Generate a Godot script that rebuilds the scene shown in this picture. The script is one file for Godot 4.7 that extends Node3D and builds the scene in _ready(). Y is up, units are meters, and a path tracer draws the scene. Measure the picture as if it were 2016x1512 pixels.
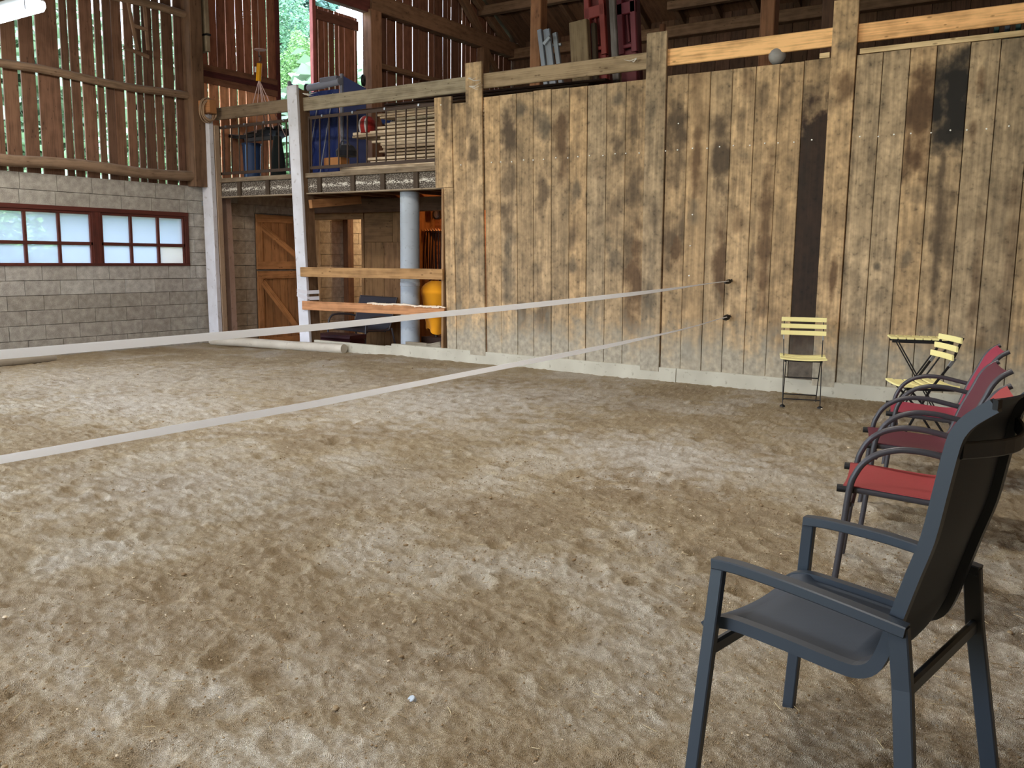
extends Node3D
# An indoor riding arena in an old timber barn. y up, metres; origin at the left end of the plank partition,
# x along the partition, z from the partition towards the camera.

var rng := RandomNumberGenerator.new()
var M := {}
var used := {}
const LX := -0.75          # inner face of the left wall
const LOW := -0.25         # floor of the passage under the loft
const LOFT := 2.5          # loft floor

# ------------------------------------------------------------------ small helpers
func numbered(n: String) -> String:
	var k: int = used.get(n, 0)
	used[n] = k + 1
	return n if k == 0 else "%s_%03d" % [n, k]

func lin(c: Color) -> Color:
	return c.srgb_to_linear()

func mb() -> SurfaceTool:
	var st := SurfaceTool.new()
	st.begin(Mesh.PRIMITIVE_TRIANGLES)
	return st

func vtx(st: SurfaceTool, p: Vector3, n: Vector3, uv: Vector2, c: Color) -> void:
	st.set_normal(n)
	st.set_uv(uv)
	st.set_color(c)
	st.add_vertex(p)

func tri(st: SurfaceTool, a: Vector3, b: Vector3, c: Vector3, na: Vector3, nb: Vector3, nc: Vector3, ua: Vector2, ub: Vector2, uc: Vector2, col: Color) -> void:
	if (b - a).cross(c - a).dot(na + nb + nc) > 0.0:
		vtx(st, a, na, ua, col)
		vtx(st, c, nc, uc, col)
		vtx(st, b, nb, ub, col)
	else:
		vtx(st, a, na, ua, col)
		vtx(st, b, nb, ub, col)
		vtx(st, c, nc, uc, col)

func quad(st: SurfaceTool, a: Vector3, b: Vector3, c: Vector3, d: Vector3, n: Vector3, ua: Vector2, ub: Vector2, uc: Vector2, ud: Vector2, col: Color) -> void:
	tri(st, a, b, c, n, n, n, ua, ub, uc, col)
	tri(st, a, c, d, n, n, n, ua, uc, ud, col)

# extrudes a closed 2D profile along path points; sides[i], ups[i] span the profile plane
func sweep(st: SurfaceTool, pts: Array, prof: Array, ref: Vector3, col: Color, smooth := false, caps := true, uvo := Vector2.ZERO, taper: Array = [], closed := false) -> void:
	var n := pts.size()
	var rings := []
	var frames := []
	var up := ref
	for i in n:
		var a: Vector3 = pts[(i - 1 + n) % n] if closed or i > 0 else pts[i]
		var b: Vector3 = pts[(i + 1) % n] if closed or i < n - 1 else pts[i]
		var t := (b - a).normalized()
		var s := t.cross(up)
		if s.length() < 1e-4:
			s = t.cross(Vector3(0.3, 0.5, 0.8))
		s = s.normalized()
		var u := s.cross(t).normalized()
		if smooth:
			up = u
		frames.append([s, u, t])
		var k: float = taper[i] if taper.size() else 1.0
		var ring := []
		for q in prof:
			ring.append(pts[i] + s * (q.x * k) + u * (q.y * k))
		rings.append(ring)
	var m := prof.size()
	var per := [0.0]
	for j in m:
		per.append(per[j] + prof[j].distance_to(prof[(j + 1) % m]))
	var run := uvo.y
	for i in (n if closed else n - 1):
		var i2 := (i + 1) % n
		var L: float = pts[i].distance_to(pts[i2])
		for j in m:
			var j2 := (j + 1) % m
			var p0: Vector3 = rings[i][j]
			var p1: Vector3 = rings[i][j2]
			var p2: Vector3 = rings[i2][j2]
			var p3: Vector3 = rings[i2][j]
			var u0 := Vector2(uvo.x + per[j], run)
			var u1 := Vector2(uvo.x + per[j + 1], run)
			var u2 := Vector2(uvo.x + per[j + 1], run + L)
			var u3 := Vector2(uvo.x + per[j], run + L)
			if smooth:
				var f0: Array = frames[i]
				var f1: Array = frames[i2]
				var a: Vector3 = (f0[0] * prof[j].x + f0[1] * prof[j].y).normalized()
				var b: Vector3 = (f0[0] * prof[j2].x + f0[1] * prof[j2].y).normalized()
				var c: Vector3 = (f1[0] * prof[j2].x + f1[1] * prof[j2].y).normalized()
				var d: Vector3 = (f1[0] * prof[j].x + f1[1] * prof[j].y).normalized()
				tri(st, p0, p1, p2, a, b, c, u0, u1, u2, col)
				tri(st, p0, p2, p3, a, c, d, u0, u2, u3, col)
			else:
				var e: Vector2 = prof[j2] - prof[j]
				var nn: Vector3 = (frames[i][0] * e.y - frames[i][1] * e.x).normalized()
				var cen: Vector3 = (p0 + p2) * 0.5 - (pts[i] + pts[i2]) * 0.5
				if nn.dot(cen) < 0.0:
					nn = -nn
				quad(st, p0, p1, p2, p3, nn, u0, u1, u2, u3, col)
		run += L
	if caps and not closed:
		for e in [0, n - 1]:
			var nn: Vector3 = frames[e][2] * (-1.0 if e == 0 else 1.0)
			for j in range(1, m - 1):
				tri(st, rings[e][0], rings[e][j], rings[e][j + 1], nn, nn, nn, uvo + prof[0], uvo + prof[j], uvo + prof[j + 1], col)

func rect_prof(w: float, h: float, ch: float) -> Array:
	var a := w / 2
	var b := h / 2
	var c: float = minf(ch, minf(a, b) * 0.6)
	if c <= 0.0:
		return [Vector2(-a, -b), Vector2(a, -b), Vector2(a, b), Vector2(-a, b)]
	return [Vector2(-a + c, -b), Vector2(a - c, -b), Vector2(a, -b + c), Vector2(a, b - c), Vector2(a - c, b), Vector2(-a + c, b), Vector2(-a, b - c), Vector2(-a, -b + c)]

func circ_prof(r: float, n := 10) -> Array:
	var o := []
	for i in n:
		o.append(Vector2(cos(TAU * i / n), sin(TAU * i / n)) * r)
	return o

func ruv() -> Vector2:
	return Vector2(rng.randf() * 7.0, rng.randf() * 7.0)

func beam(st: SurfaceTool, a: Vector3, b: Vector3, w: float, h: float, col := Color.WHITE, up := Vector3.UP, ch := 0.006) -> void:
	sweep(st, [a, b], rect_prof(w, h, ch), up, col, false, true, ruv())

func tube(st: SurfaceTool, pts: Array, r: float, col := Color.WHITE, n := 10, taper: Array = []) -> void:
	sweep(st, pts, circ_prof(r, n), Vector3(0.13, 0.9, 0.31), col, true, true, ruv(), taper)

func bar(st: SurfaceTool, pts: Array, w: float, h: float, up: Vector3, col := Color.WHITE, ch := 0.003) -> void:
	sweep(st, pts, rect_prof(w, h, ch), up, col, false, true, ruv())

# box between two corners, long edges chamfered
func box(st: SurfaceTool, lo: Vector3, hi: Vector3, col := Color.WHITE, ch := 0.006) -> void:
	var c := (lo + hi) / 2
	var s := hi - lo
	if s.x >= s.y and s.x >= s.z:
		sweep(st, [Vector3(lo.x, c.y, c.z), Vector3(hi.x, c.y, c.z)], rect_prof(s.z, s.y, ch), Vector3.UP, col, false, true, ruv())
	elif s.z >= s.y:
		sweep(st, [Vector3(c.x, c.y, lo.z), Vector3(c.x, c.y, hi.z)], rect_prof(s.x, s.y, ch), Vector3.UP, col, false, true, ruv())
	else:
		sweep(st, [Vector3(c.x, lo.y, c.z), Vector3(c.x, hi.y, c.z)], rect_prof(s.x, s.z, ch), Vector3.BACK, col, false, true, ruv())

# surface of revolution about +y through base; prof: Vector2(radius, y)
func lathe(st: SurfaceTool, base: Vector3, prof: Array, n := 20, col := Color.WHITE) -> void:
	for i in prof.size() - 1:
		var p: Vector2 = prof[i]
		var q: Vector2 = prof[i + 1]
		var d := q - p
		var nr := Vector2(d.y, -d.x).normalized()
		for j in n:
			var a0 := TAU * j / n
			var a1 := TAU * (j + 1) / n
			var d0 := Vector3(cos(a0), 0, sin(a0))
			var d1 := Vector3(cos(a1), 0, sin(a1))
			var n0 := (d0 * nr.x + Vector3.UP * nr.y)
			var n1 := (d1 * nr.x + Vector3.UP * nr.y)
			var P0 := base + d0 * p.x + Vector3.UP * p.y
			var P1 := base + d1 * p.x + Vector3.UP * p.y
			var Q0 := base + d0 * q.x + Vector3.UP * q.y
			var Q1 := base + d1 * q.x + Vector3.UP * q.y
			tri(st, P0, P1, Q1, n0, n1, n1, Vector2(a0, p.y), Vector2(a1, p.y), Vector2(a1, q.y), col)
			tri(st, P0, Q1, Q0, n0, n1, n0, Vector2(a0, p.y), Vector2(a1, q.y), Vector2(a0, q.y), col)

# grid of points (rows x cols) as a two-sided-thick sheet
func sheet(st: SurfaceTool, g: Array, thick: float, col := Color.WHITE) -> void:
	var R := g.size()
	var C: int = g[0].size()
	var nrm := []
	for i in R:
		var row := []
		for j in C:
			var du: Vector3 = g[mini(i + 1, R - 1)][j] - g[maxi(i - 1, 0)][j]
			var dv: Vector3 = g[i][mini(j + 1, C - 1)] - g[i][maxi(j - 1, 0)]
			row.append(du.cross(dv).normalized())
		nrm.append(row)
	for side in [1.0, -1.0]:
		for i in R - 1:
			for j in C - 1:
				var P := []
				var N := []
				var U := []
				for k in [[i, j], [i, j + 1], [i + 1, j + 1], [i + 1, j]]:
					N.append(nrm[k[0]][k[1]] * side)
					P.append(g[k[0]][k[1]] + nrm[k[0]][k[1]] * side * thick / 2)
					U.append(Vector2(k[1], k[0]) * 0.05)
				tri(st, P[0], P[1], P[2], N[0], N[1], N[2], U[0], U[1], U[2], col)
				tri(st, P[0], P[2], P[3], N[0], N[2], N[3], U[0], U[2], U[3], col)
	var rim := []
	for j in C: rim.append([0, j])
	for i in range(1, R): rim.append([i, C - 1])
	for j in range(C - 2, -1, -1): rim.append([R - 1, j])
	for i in range(R - 2, 0, -1): rim.append([i, 0])
	var mid: Vector3 = g[R / 2][C / 2]
	for k in rim.size():
		var a: Array = rim[k]
		var b: Array = rim[(k + 1) % rim.size()]
		var pa: Vector3 = g[a[0]][a[1]]
		var pb: Vector3 = g[b[0]][b[1]]
		var na: Vector3 = nrm[a[0]][a[1]] * thick / 2
		var nb: Vector3 = nrm[b[0]][b[1]] * thick / 2
		var o := (pb - pa).cross(na).normalized()
		if o.dot((pa + pb) / 2 - mid) < 0.0: o = -o
		quad(st, pa + na, pb + nb, pb - nb, pa - na, o, Vector2.ZERO, Vector2.RIGHT * 0.05, Vector2.ONE * 0.05, Vector2.DOWN * 0.05, col)

func obj(called: String, st: SurfaceTool, mat: Material, parent: Node = null) -> MeshInstance3D:
	var mi := MeshInstance3D.new()
	mi.mesh = st.commit()
	mi.material_override = null
	mi.mesh.surface_set_material(0, mat)
	mi.cast_shadow = GeometryInstance3D.SHADOW_CASTING_SETTING_ON
	if parent:
		mi.name = called
		parent.add_child(mi, true)
	else:
		mi.name = numbered(called)
		add_child(mi, true)
	return mi

func tag(o: Node, label: String, category := "", group := "", kind := "") -> Node:
	if label: o.set_meta("label", label)
	if category: o.set_meta("category", category)
	if group: o.set_meta("group", group)
	if kind: o.set_meta("kind", kind)
	return o

func thing(called: String, label: String, category: String, at := Vector3.ZERO, turn := 0.0, group := "") -> Node3D:
	var o := Node3D.new()
	o.name = numbered(called)
	add_child(o, true)
	o.position = at
	o.rotation.y = turn
	tag(o, label, category, group)
	return o

func struct(called: String, label: String) -> Node3D:
	var o := Node3D.new()
	o.name = called
	add_child(o, true)
	tag(o, label, "", "", "structure")
	return o

func spline(ctrl: Array, per := 6) -> Array:
	var o := []
	var n := ctrl.size()
	for i in n - 1:
		var p0: Vector3 = ctrl[maxi(i - 1, 0)]
		var p1: Vector3 = ctrl[i]
		var p2: Vector3 = ctrl[i + 1]
		var p3: Vector3 = ctrl[mini(i + 2, n - 1)]
		for k in per:
			o.append(p1.cubic_interpolate(p2, p0, p3, float(k) / per))
	o.append(ctrl[n - 1])
	return o

# ------------------------------------------------------------------ textures and materials
func noise(seed_: int, freq: float, oct := 4, kind := FastNoiseLite.TYPE_SIMPLEX_SMOOTH) -> FastNoiseLite:
	var f := FastNoiseLite.new()
	f.seed = seed_
	f.noise_type = kind
	f.frequency = freq
	f.fractal_octaves = oct
	return f

func gray(seed_: int, freq: float, w: int, h: int, oct := 4, kind := FastNoiseLite.TYPE_SIMPLEX_SMOOTH) -> PackedByteArray:
	var im := noise(seed_, freq, oct, kind).get_seamless_image(w, h)
	im.convert(Image.FORMAT_L8)
	return im.get_data()

func stretched(seed_: int, freq: float, w: int, small_h: int, h: int, oct := 4) -> PackedByteArray:
	var im := noise(seed_, freq, oct).get_seamless_image(w, small_h)
	im.convert(Image.FORMAT_L8)
	im.resize(w, h, Image.INTERPOLATE_CUBIC)
	return im.get_data()

func tex(w: int, h: int, data: PackedByteArray, fmt := Image.FORMAT_RGB8) -> ImageTexture:
	return ImageTexture.create_from_image(Image.create_from_data(w, h, false, fmt, data))

func mat(c: Color, rough := 0.8, metal := 0.0) -> StandardMaterial3D:
	var m := StandardMaterial3D.new()
	m.albedo_color = c
	m.roughness = rough
	m.metallic = metal
	return m

# grey tone image: data 0..255 -> multiplier lo..1 of white, slightly warm or cool in the dark end
func tone(data: PackedByteArray, w: int, h: int, lo: Color, hi: Color) -> ImageTexture:
	var o := PackedByteArray()
	o.resize(w * h * 3)
	var lut := PackedByteArray()
	for i in 256:
		var c := lo.lerp(hi, i / 255.0)
		lut.append(int(c.r * 255))
		lut.append(int(c.g * 255))
		lut.append(int(c.b * 255))
	for i in w * h:
		var k := data[i] * 3
		o[i * 3] = lut[k]
		o[i * 3 + 1] = lut[k + 1]
		o[i * 3 + 2] = lut[k + 2]
	return tex(w, h, o)

func make_materials() -> void:
	# old wood: streaks along v, knots, blotches
	var W := 512
	var H := 1024
	var s1 := stretched(11, 0.05, W, 32, H, 5)
	var s2 := stretched(12, 0.012, W, 128, H, 3)
	var b1 := gray(13, 0.006, W, H, 4)
	var wd := PackedByteArray()
	wd.resize(W * H)
	for i in W * H:
		var v := 95 + (s1[i] * 0.42 + s2[i] * 0.3 + b1[i] * 0.36)
		wd[i] = int(clampf(v, 0, 255))
	rng.seed = 4
	for k in 16:
		var cx := rng.randi_range(10, W - 10)
		var cy := rng.randi_range(20, H - 20)
		var r := rng.randf_range(4, 10)
		for y in range(-int(r * 2.4), int(r * 2.4)):
			for x in range(-int(r * 1.2), int(r * 1.2)):
				var d := sqrt(x * x + y * y * 0.35) / r
				if d < 1.0:
					var xx := posmod(cx + x, W)
					var yy := posmod(cy + y, H)
					wd[yy * W + xx] = int(wd[yy * W + xx] * lerpf(0.5, 1.0, d * d))
	var wt := tone(wd, W, H, Color(0.42, 0.36, 0.29), Color(1.0, 0.98, 0.95))
	var wb := tex(W, H, wd, Image.FORMAT_L8)
	var m := mat(Color.WHITE, 0.85)
	m.albedo_texture = wt
	m.vertex_color_use_as_albedo = true
	m.uv1_scale = Vector3(1.6, 0.55, 1)
	m.heightmap_enabled = true
	m.heightmap_texture = wb
	m.heightmap_scale = 0.25
	M.wood = m
	# concrete block
	var c1 := gray(21, 0.012, 1024, 1024, 5)
	var c2 := gray(22, 0.09, 1024, 1024, 3)
	var cd := PackedByteArray()
	cd.resize(1024 * 1024)
	for i in cd.size():
		cd[i] = int(clampf(c1[i] * 0.6 + c2[i] * 0.3 + 26, 0, 255))
	m = mat(Color.WHITE, 0.92)
	m.albedo_texture = tone(cd, 1024, 1024, Color(0.66, 0.64, 0.62), Color(1.0, 0.99, 0.97))
	m.vertex_color_use_as_albedo = true
	m.uv1_triplanar = true
	m.uv1_world_triplanar = true
	m.uv1_scale = Vector3(0.6, 0.6, 0.6)
	m.heightmap_enabled = true
	m.heightmap_texture = tex(1024, 1024, c2, Image.FORMAT_L8)
	m.heightmap_scale = 0.4
	M.stone = m
	# sand: grit tile
	var g1 := gray(31, 0.03, 1024, 1024, 4)
	var g2 := gray(32, 0.16, 1024, 1024, 3)
	var gd := PackedByteArray()
	gd.resize(1024 * 1024)
	rng.seed = 9
	for i in gd.size():
		gd[i] = int(clampf(g1[i] * 0.42 + g2[i] * 0.75 + 26, 0, 255))
	for k in 5200:
		var p := rng.randi_range(2, 1021)
		var q := rng.randi_range(2, 1021)
		var v := 255 if rng.randf() < 0.55 else 40
		for e in [0, 1, 1024, 1025]:
			gd[q * 1024 + p + e] = v
	m = mat(Color.WHITE, 0.97)
	m.metallic_specular = 0.2
	m.albedo_texture = tone(gd, 1024, 1024, Color(0.60, 0.575, 0.54), Color(1.0, 1.0, 1.0))
	m.vertex_color_use_as_albedo = true
	m.uv1_scale = Vector3(1.5, 1.5, 1)
	m.heightmap_enabled = true
	m.heightmap_texture = tex(1024, 1024, gd, Image.FORMAT_L8)
	m.heightmap_scale = 1.1
	M.sand = m
	# plain tinted by vertex colour
	m = mat(Color.WHITE, 0.6)
	m.vertex_color_use_as_albedo = true
	M.paint = m
	m = mat(Color.WHITE, 0.95)
	m.vertex_color_use_as_albedo = true
	m.rim_enabled = true
	m.rim = 0.3
	M.cloth = m
	# mottled paint (white posts, column, kerb)
	var p1 := gray(41, 0.02, 512, 512, 5)
	var p2 := gray(42, 0.005, 512, 512, 3)
	var pd := PackedByteArray()
	pd.resize(512 * 512)
	for i in pd.size():
		var v := 255.0 - maxf(0.0, p1[i] - 186.0) * 1.3 - p2[i] * 0.16
		pd[i] = int(clampf(v, 0, 255))
	m = mat(Color.WHITE, 0.8)
	m.albedo_texture = tone(pd, 512, 512, Color(0.40, 0.35, 0.30), Color(1, 1, 1))
	m.vertex_color_use_as_albedo = true
	m.uv1_triplanar = true
	m.uv1_scale = Vector3(0.9, 0.9, 0.9)
	M.mottled = m
	# woven sling fabric
	var fd := PackedByteArray()
	fd.resize(128 * 128)
	for y in 128:
		for x in 128:
			fd[y * 128 + x] = 150 + int(52 * (sin(x * TAU / 8) * 0.5 + 0.5) * (1 if (y / 4) % 2 == 0 else 0) + 52 * (sin(y * TAU / 8) * 0.5 + 0.5) * (1 if (x / 4) % 2 == 0 else 0))
	m = mat(Color.WHITE, 0.62)
	m.vertex_color_use_as_albedo = true
	m.albedo_texture = tone(fd, 128, 128, Color(0.55, 0.55, 0.55), Color(1, 1, 1))
	m.uv1_triplanar = true
	m.uv1_scale = Vector3(26, 26, 26)
	M.sling = m
	m = mat(Color(0.20, 0.235, 0.275), 0.42)
	M.alu_dark = m
	M.tube_dark = mat(Color(0.25, 0.24, 0.26), 0.38)
	M.iron = mat(Color(0.13, 0.13, 0.14), 0.5, 0.3)
	M.rust = mat(Color(0.27, 0.21, 0.17), 0.75, 0.2)
	M.zinc = mat(Color(0.62, 0.65, 0.68), 0.4, 0.7)
	M.black = mat(Color(0.035, 0.035, 0.04), 0.6)
	M.tape = mat(Color(0.94, 0.95, 0.97), 0.6)
	M.tape.backlight_enabled = true
	M.tape.backlight = Color(0.8, 0.8, 0.8)
	M.screw = mat(Color(0.95, 0.95, 0.93), 0.3)
	# dirty window glass
	m = mat(Color(0.60, 0.70, 0.90, 0.42), 0.6)
	m.transparency = BaseMaterial3D.TRANSPARENCY_ALPHA
	m.backlight_enabled = true
	m.backlight = Color(0.9, 0.9, 0.9)
	M.pane = m
	m = mat(Color(0.90, 0.86, 0.74, 0.9), 0.7)
	m.transparency = BaseMaterial3D.TRANSPARENCY_ALPHA
	m.backlight_enabled = true
	m.backlight = Color(0.9, 0.9, 0.9)
	M.sheet = m
	m = mat(Color.WHITE, 0.7)
	m.vertex_color_use_as_albedo = true
	m.backlight_enabled = true
	m.backlight = Color(0.6, 0.6, 0.6)
	M.leaf = m
	m = mat(Color(1, 1, 1), 0.4)
	m.emission_enabled = true
	m.emission = Color(0.93, 0.96, 1.0)
	m.emission_energy_multiplier = 20.0
	M.lamp = m
	m = mat(Color(1, 0.9, 0.8), 0.4)
	m.emission_enabled = true
	m.emission = Color(1.0, 0.62, 0.3)
	m.emission_energy_multiplier = 6.0
	M.warm = m

# stains of the plank partition: x, y, half width, half height, strength, kind (0 grey-brown, 1 brown, 2 grey, 3 black)
const STAINS := [[5.04,2.81,0.089,0.36,0.75,0],[5.05,2.42,0.104,0.54,0.45,0],[5.03,1.81,0.09,0.25,0.5,0],[4.5,2.63,0.071,0.18,0.6,0],[4.41,3.0,0.063,0.25,0.4,0],[5.22,3.09,0.087,0.08,0.55,2],[5.51,2.86,0.113,0.16,0.55,2],[5.53,2.1,0.085,0.24,0.5,0],[5.79,2.7,0.103,0.29,0.55,1],[5.82,2.38,0.069,0.2,0.4,1],[6.0,3.22,0.093,0.09,0.4,0],[6.0,2.09,0.068,0.14,0.5,2],[6.51,2.6,0.064,0.19,0.55,0],[6.48,3.1,0.063,0.07,0.45,2],[6.5,1.9,0.09,0.23,0.4,0],[6.72,2.91,0.068,0.21,0.6,0],[6.74,2.12,0.087,0.33,0.45,0],[7.23,2.69,0.105,0.27,0.7,0],[7.24,2.37,0.094,0.21,0.45,0],[7.47,2.41,0.057,0.32,0.55,1],[7.73,2.45,0.1,0.36,0.7,0],[7.93,2.7,0.043,0.2,0.3,0],[8.36,3.01,0.071,0.17,0.5,0],[8.17,2.93,0.052,0.2,0.4,0],[8.63,2.94,0.098,0.14,0.4,0],[8.95,3.03,0.085,0.14,0.5,1],[9.62,2.67,0.16,0.45,0.75,1],[9.56,2.49,0.053,0.28,0.6,1],[9.92,2.80,0.24,0.42,0.97,3],[9.90,2.56,0.18,0.27,0.9,3],[9.87,2.25,0.042,0.27,0.6,0],[10.12,2.98,0.04,0.1,0.55,1],[10.09,2.5,0.029,0.13,0.4,1],[9.88,1.79,0.093,0.28,0.6,0],[9.87,1.38,0.043,0.42,0.65,0],[10.02,1.33,0.05,0.28,0.35,0],[7.17,1.51,0.084,0.25,0.5,0],[7.27,1.4,0.083,0.16,0.55,1],[7.79,1.35,0.078,0.37,0.65,1],[7.77,0.98,0.056,0.16,0.4,0],[6.78,1.06,0.101,0.57,0.6,1],[6.73,1.4,0.088,0.28,0.45,0],[6.5,1.37,0.091,0.17,0.45,2],[5.53,0.66,0.102,0.25,0.55,0],[5.63,0.54,0.058,0.18,0.55,2],[5.25,0.61,0.06,0.19,0.5,0],[5.07,1.01,0.076,0.25,0.4,2],[5.06,1.57,0.06,0.18,0.4,2],[5.51,1.02,0.058,0.18,0.35,0],[5.96,1.57,0.055,0.14,0.4,0],[5.98,1.27,0.055,0.12,0.5,2],[6.99,1.06,0.049,0.28,0.4,2],[8.25,1.56,0.063,0.67,0.55,1],[8.96,1.19,0.029,0.22,0.6,1],[9.62,1.42,0.058,0.09,0.5,2],[9.36,1.3,0.037,0.04,0.6,2],[7.61,0.48,0.046,0.11,0.5,2],[8.46,0.48,0.031,0.13,0.45,0],[8.39,0.53,0.026,0.1,0.4,0],[7.45,0.36,0.059,0.08,0.5,2],[8.12,1.3,0.032,0.31,0.3,0],[7.02,1.84,0.073,0.16,0.3,0],[6.29,1.85,0.053,0.17,0.3,0],[7.35,1.73,0.07,0.22,0.45,0],[7.48,1.83,0.081,0.13,0.45,2],[4.27,0.99,0.066,0.39,0.3,2],[4.63,1.38,0.11,0.38,0.3,2],[9.18,0.73,0.066,0.2,0.25,2],[10.22,1.15,0.041,0.55,0.35,1],[10.48,1.43,0.055,0.63,0.3,1],[10.29,0.51,0.057,0.28,0.4,1],[7.09,3.07,0.047,0.13,0.35,0],[6.93,3.4,0.084,0.05,0.3,0],[8.92,3.38,0.066,0.05,0.45,2],[4.04,3.18,0.066,0.31,0.5,0],[4.18,3.23,0.04,0.19,0.5,0],[4.26,3.26,0.048,0.12,0.4,0]]
# joints between the partition planks at y = 2
const JOINTS := [4.032,4.194,4.429,4.683,4.923,5.167,5.407,5.658,5.903,6.138,6.384,6.625,6.87,7.111,7.356,7.601,7.837,8.081,8.32,8.559,8.811,9.047,9.286,9.522,9.749,10.021,10.26,10.52,10.77,11.03,11.28,11.55,11.8,12.06,12.31,12.56,12.82,13.08,13.34,13.55]

func joint_x(i: int, y: float) -> float:
	var m: float = JOINTS[i]
	return m + maxf(0.0, 0.032 * (1.0 - (m - 4.0) / 5.0)) * (2.0 - y)

func partition_material() -> StandardMaterial3D:
	var W := 2048
	var H := 1024
	var sx := 6.8 / W
	var sy := 3.8 / H
	var st1 := stretched(51, 0.10, W, 24, H, 4)
	var st2 := stretched(52, 0.035, W, 96, H, 4)
	var b1 := gray(53, 0.012, W, H, 5)
	var b2 := gray(54, 0.045, W, H, 3)
	var b3 := stretched(55, 0.02, W, 340, H, 4)
	var stain := PackedFloat32Array()
	stain.resize(W * H)
	var kind := PackedByteArray()
	kind.resize(W * H)
	rng.seed = 77
	var list := STAINS.duplicate()
	for k in 70:
		list.append([rng.randf_range(4.0, 10.6), rng.randf_range(0.5, 3.3), rng.randf_range(0.02, 0.09), rng.randf_range(0.04, 0.22), rng.randf_range(0.10, 0.30), rng.randi_range(0, 2)])
	for s in list:
		var x0: float = s[0]
		var pi := 0
		while pi < JOINTS.size() - 2 and joint_x(pi + 1, s[1]) < x0: pi += 1
		for yy in range(maxi(0, int((3.8 - s[1] - s[3] * 1.5) / sy)), mini(H, int((3.8 - s[1] + s[3] * 1.5) / sy))):
			var y := 3.8 - yy * sy
			var xa := maxf(x0 - s[2] * 1.6, joint_x(pi, y)) - 3.8
			var xb := minf(x0 + s[2] * 1.6, joint_x(pi + 1, y)) - 3.8
			for xx in range(maxi(0, int(xa / sx)), mini(W, int(xb / sx))):
				var i := yy * W + xx
				var dx: float = (xx * sx + 3.8 - x0) / s[2]
				var dy: float = (y - s[1]) / s[3]
				var d := sqrt(dx * dx + dy * dy) + (b1[i] - 128) / 190.0 + (b3[i] - 128) / 420.0
				var f: float = clampf((1.45 - d) * 1.0, 0.0, 1.0) * s[4]
				if f > stain[i]:
					stain[i] = f
					kind[i] = int(s[5])
	# plank number, tint of each column band
	var tint := []
	rng.seed = 21
	for i in JOINTS.size():
		var v := rng.randf_range(0.90, 1.05)
		var g := rng.randf_range(0.0, 0.5)
		if i in [9, 12, 21, 22, 25, 26]: g = 0.85
		if i in [3, 0, 1, 14, 18]: g = 0.05
		tint.append(Color(0.675, 0.565, 0.42).lerp(Color(0.66, 0.58, 0.465), g) * v)
	var tones := [Color(0.225, 0.185, 0.145), Color(0.255, 0.175, 0.11), Color(0.24, 0.225, 0.20), Color(0.11, 0.10, 0.09)]
	var dust := Color(0.70, 0.675, 0.61)
	var dark := Color(0.19, 0.135, 0.098)
	var o := PackedByteArray()
	o.resize(W * H * 3)
	for yy in H:
		var y := 3.8 - yy * sy
		var pi := 0
		var nx := joint_x(1, y)
		var off := 0
		for xx in W:
			var x := xx * sx + 3.8
			while pi < JOINTS.size() - 2 and x > nx:
				pi += 1
				nx = joint_x(pi + 1, y)
				off = pi * 377
			var i := yy * W + xx
			var k := ((yy + off) & 1023) * W + xx
			var c: Color = tint[pi]
			if pi == 19:
				var f := clampf((2.92 - y) * 5.0 + (b1[i] - 128) / 70.0, 0.0, 1.0)
				c = c.lerp(dark, f)
			var v := 0.80 + (st1[k] - 128) * 0.0008 + (st2[k] - 128) * 0.0010 + (b1[i] - 128) * 0.0014 + (b2[i] - 128) * 0.0009 + 0.15
			if b2[i] < 70: v -= (70 - b2[i]) * 0.0035
			c *= v
			var s := stain[i]
			if s > 0.0:
				c = c.lerp(tones[kind[i]], s)
			var dy := y + (b1[i] - 128) * 0.0016 + (b2[i] - 128) * 0.0007
			if dy < 0.72:
				c = c.lerp(dust * (0.93 + (b2[i] - 128) * 0.001), clampf((0.72 - dy) * 1.9, 0.0, 0.8) * (0.55 if pi == 19 else 1.0))
			o[i * 3] = int(clampf(c.r, 0, 1) * 255)
			o[i * 3 + 1] = int(clampf(c.g, 0, 1) * 255)
			o[i * 3 + 2] = int(clampf(c.b, 0, 1) * 255)
	var m := mat(Color.WHITE, 0.88)
	m.albedo_texture = tex(W, H, o)
	m.heightmap_enabled = true
	m.heightmap_texture = tex(W, H, st2, Image.FORMAT_L8)
	m.heightmap_scale = 0.12
	return m

# ------------------------------------------------------------------ ground
func grade(a: float, b: float, fine: Array) -> PackedFloat32Array:
	# grid lines from a to b; fine = [[from, to, step], ...], steps grow slowly in between
	var o := PackedFloat32Array()
	var x := a
	while x < b:
		o.append(x)
		var s := 0.30
		for f in fine:
			var d: float = maxf(0.0, maxf(f[0] - x, x - f[1]))
			s = minf(s, f[2] + d * f[3])
		x += s
	o.append(b)
	return o

func base_height(x: float, z: float) -> float:
	var h := -0.085 * smoothstep(3.6, -0.4, x)
	return h

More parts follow.
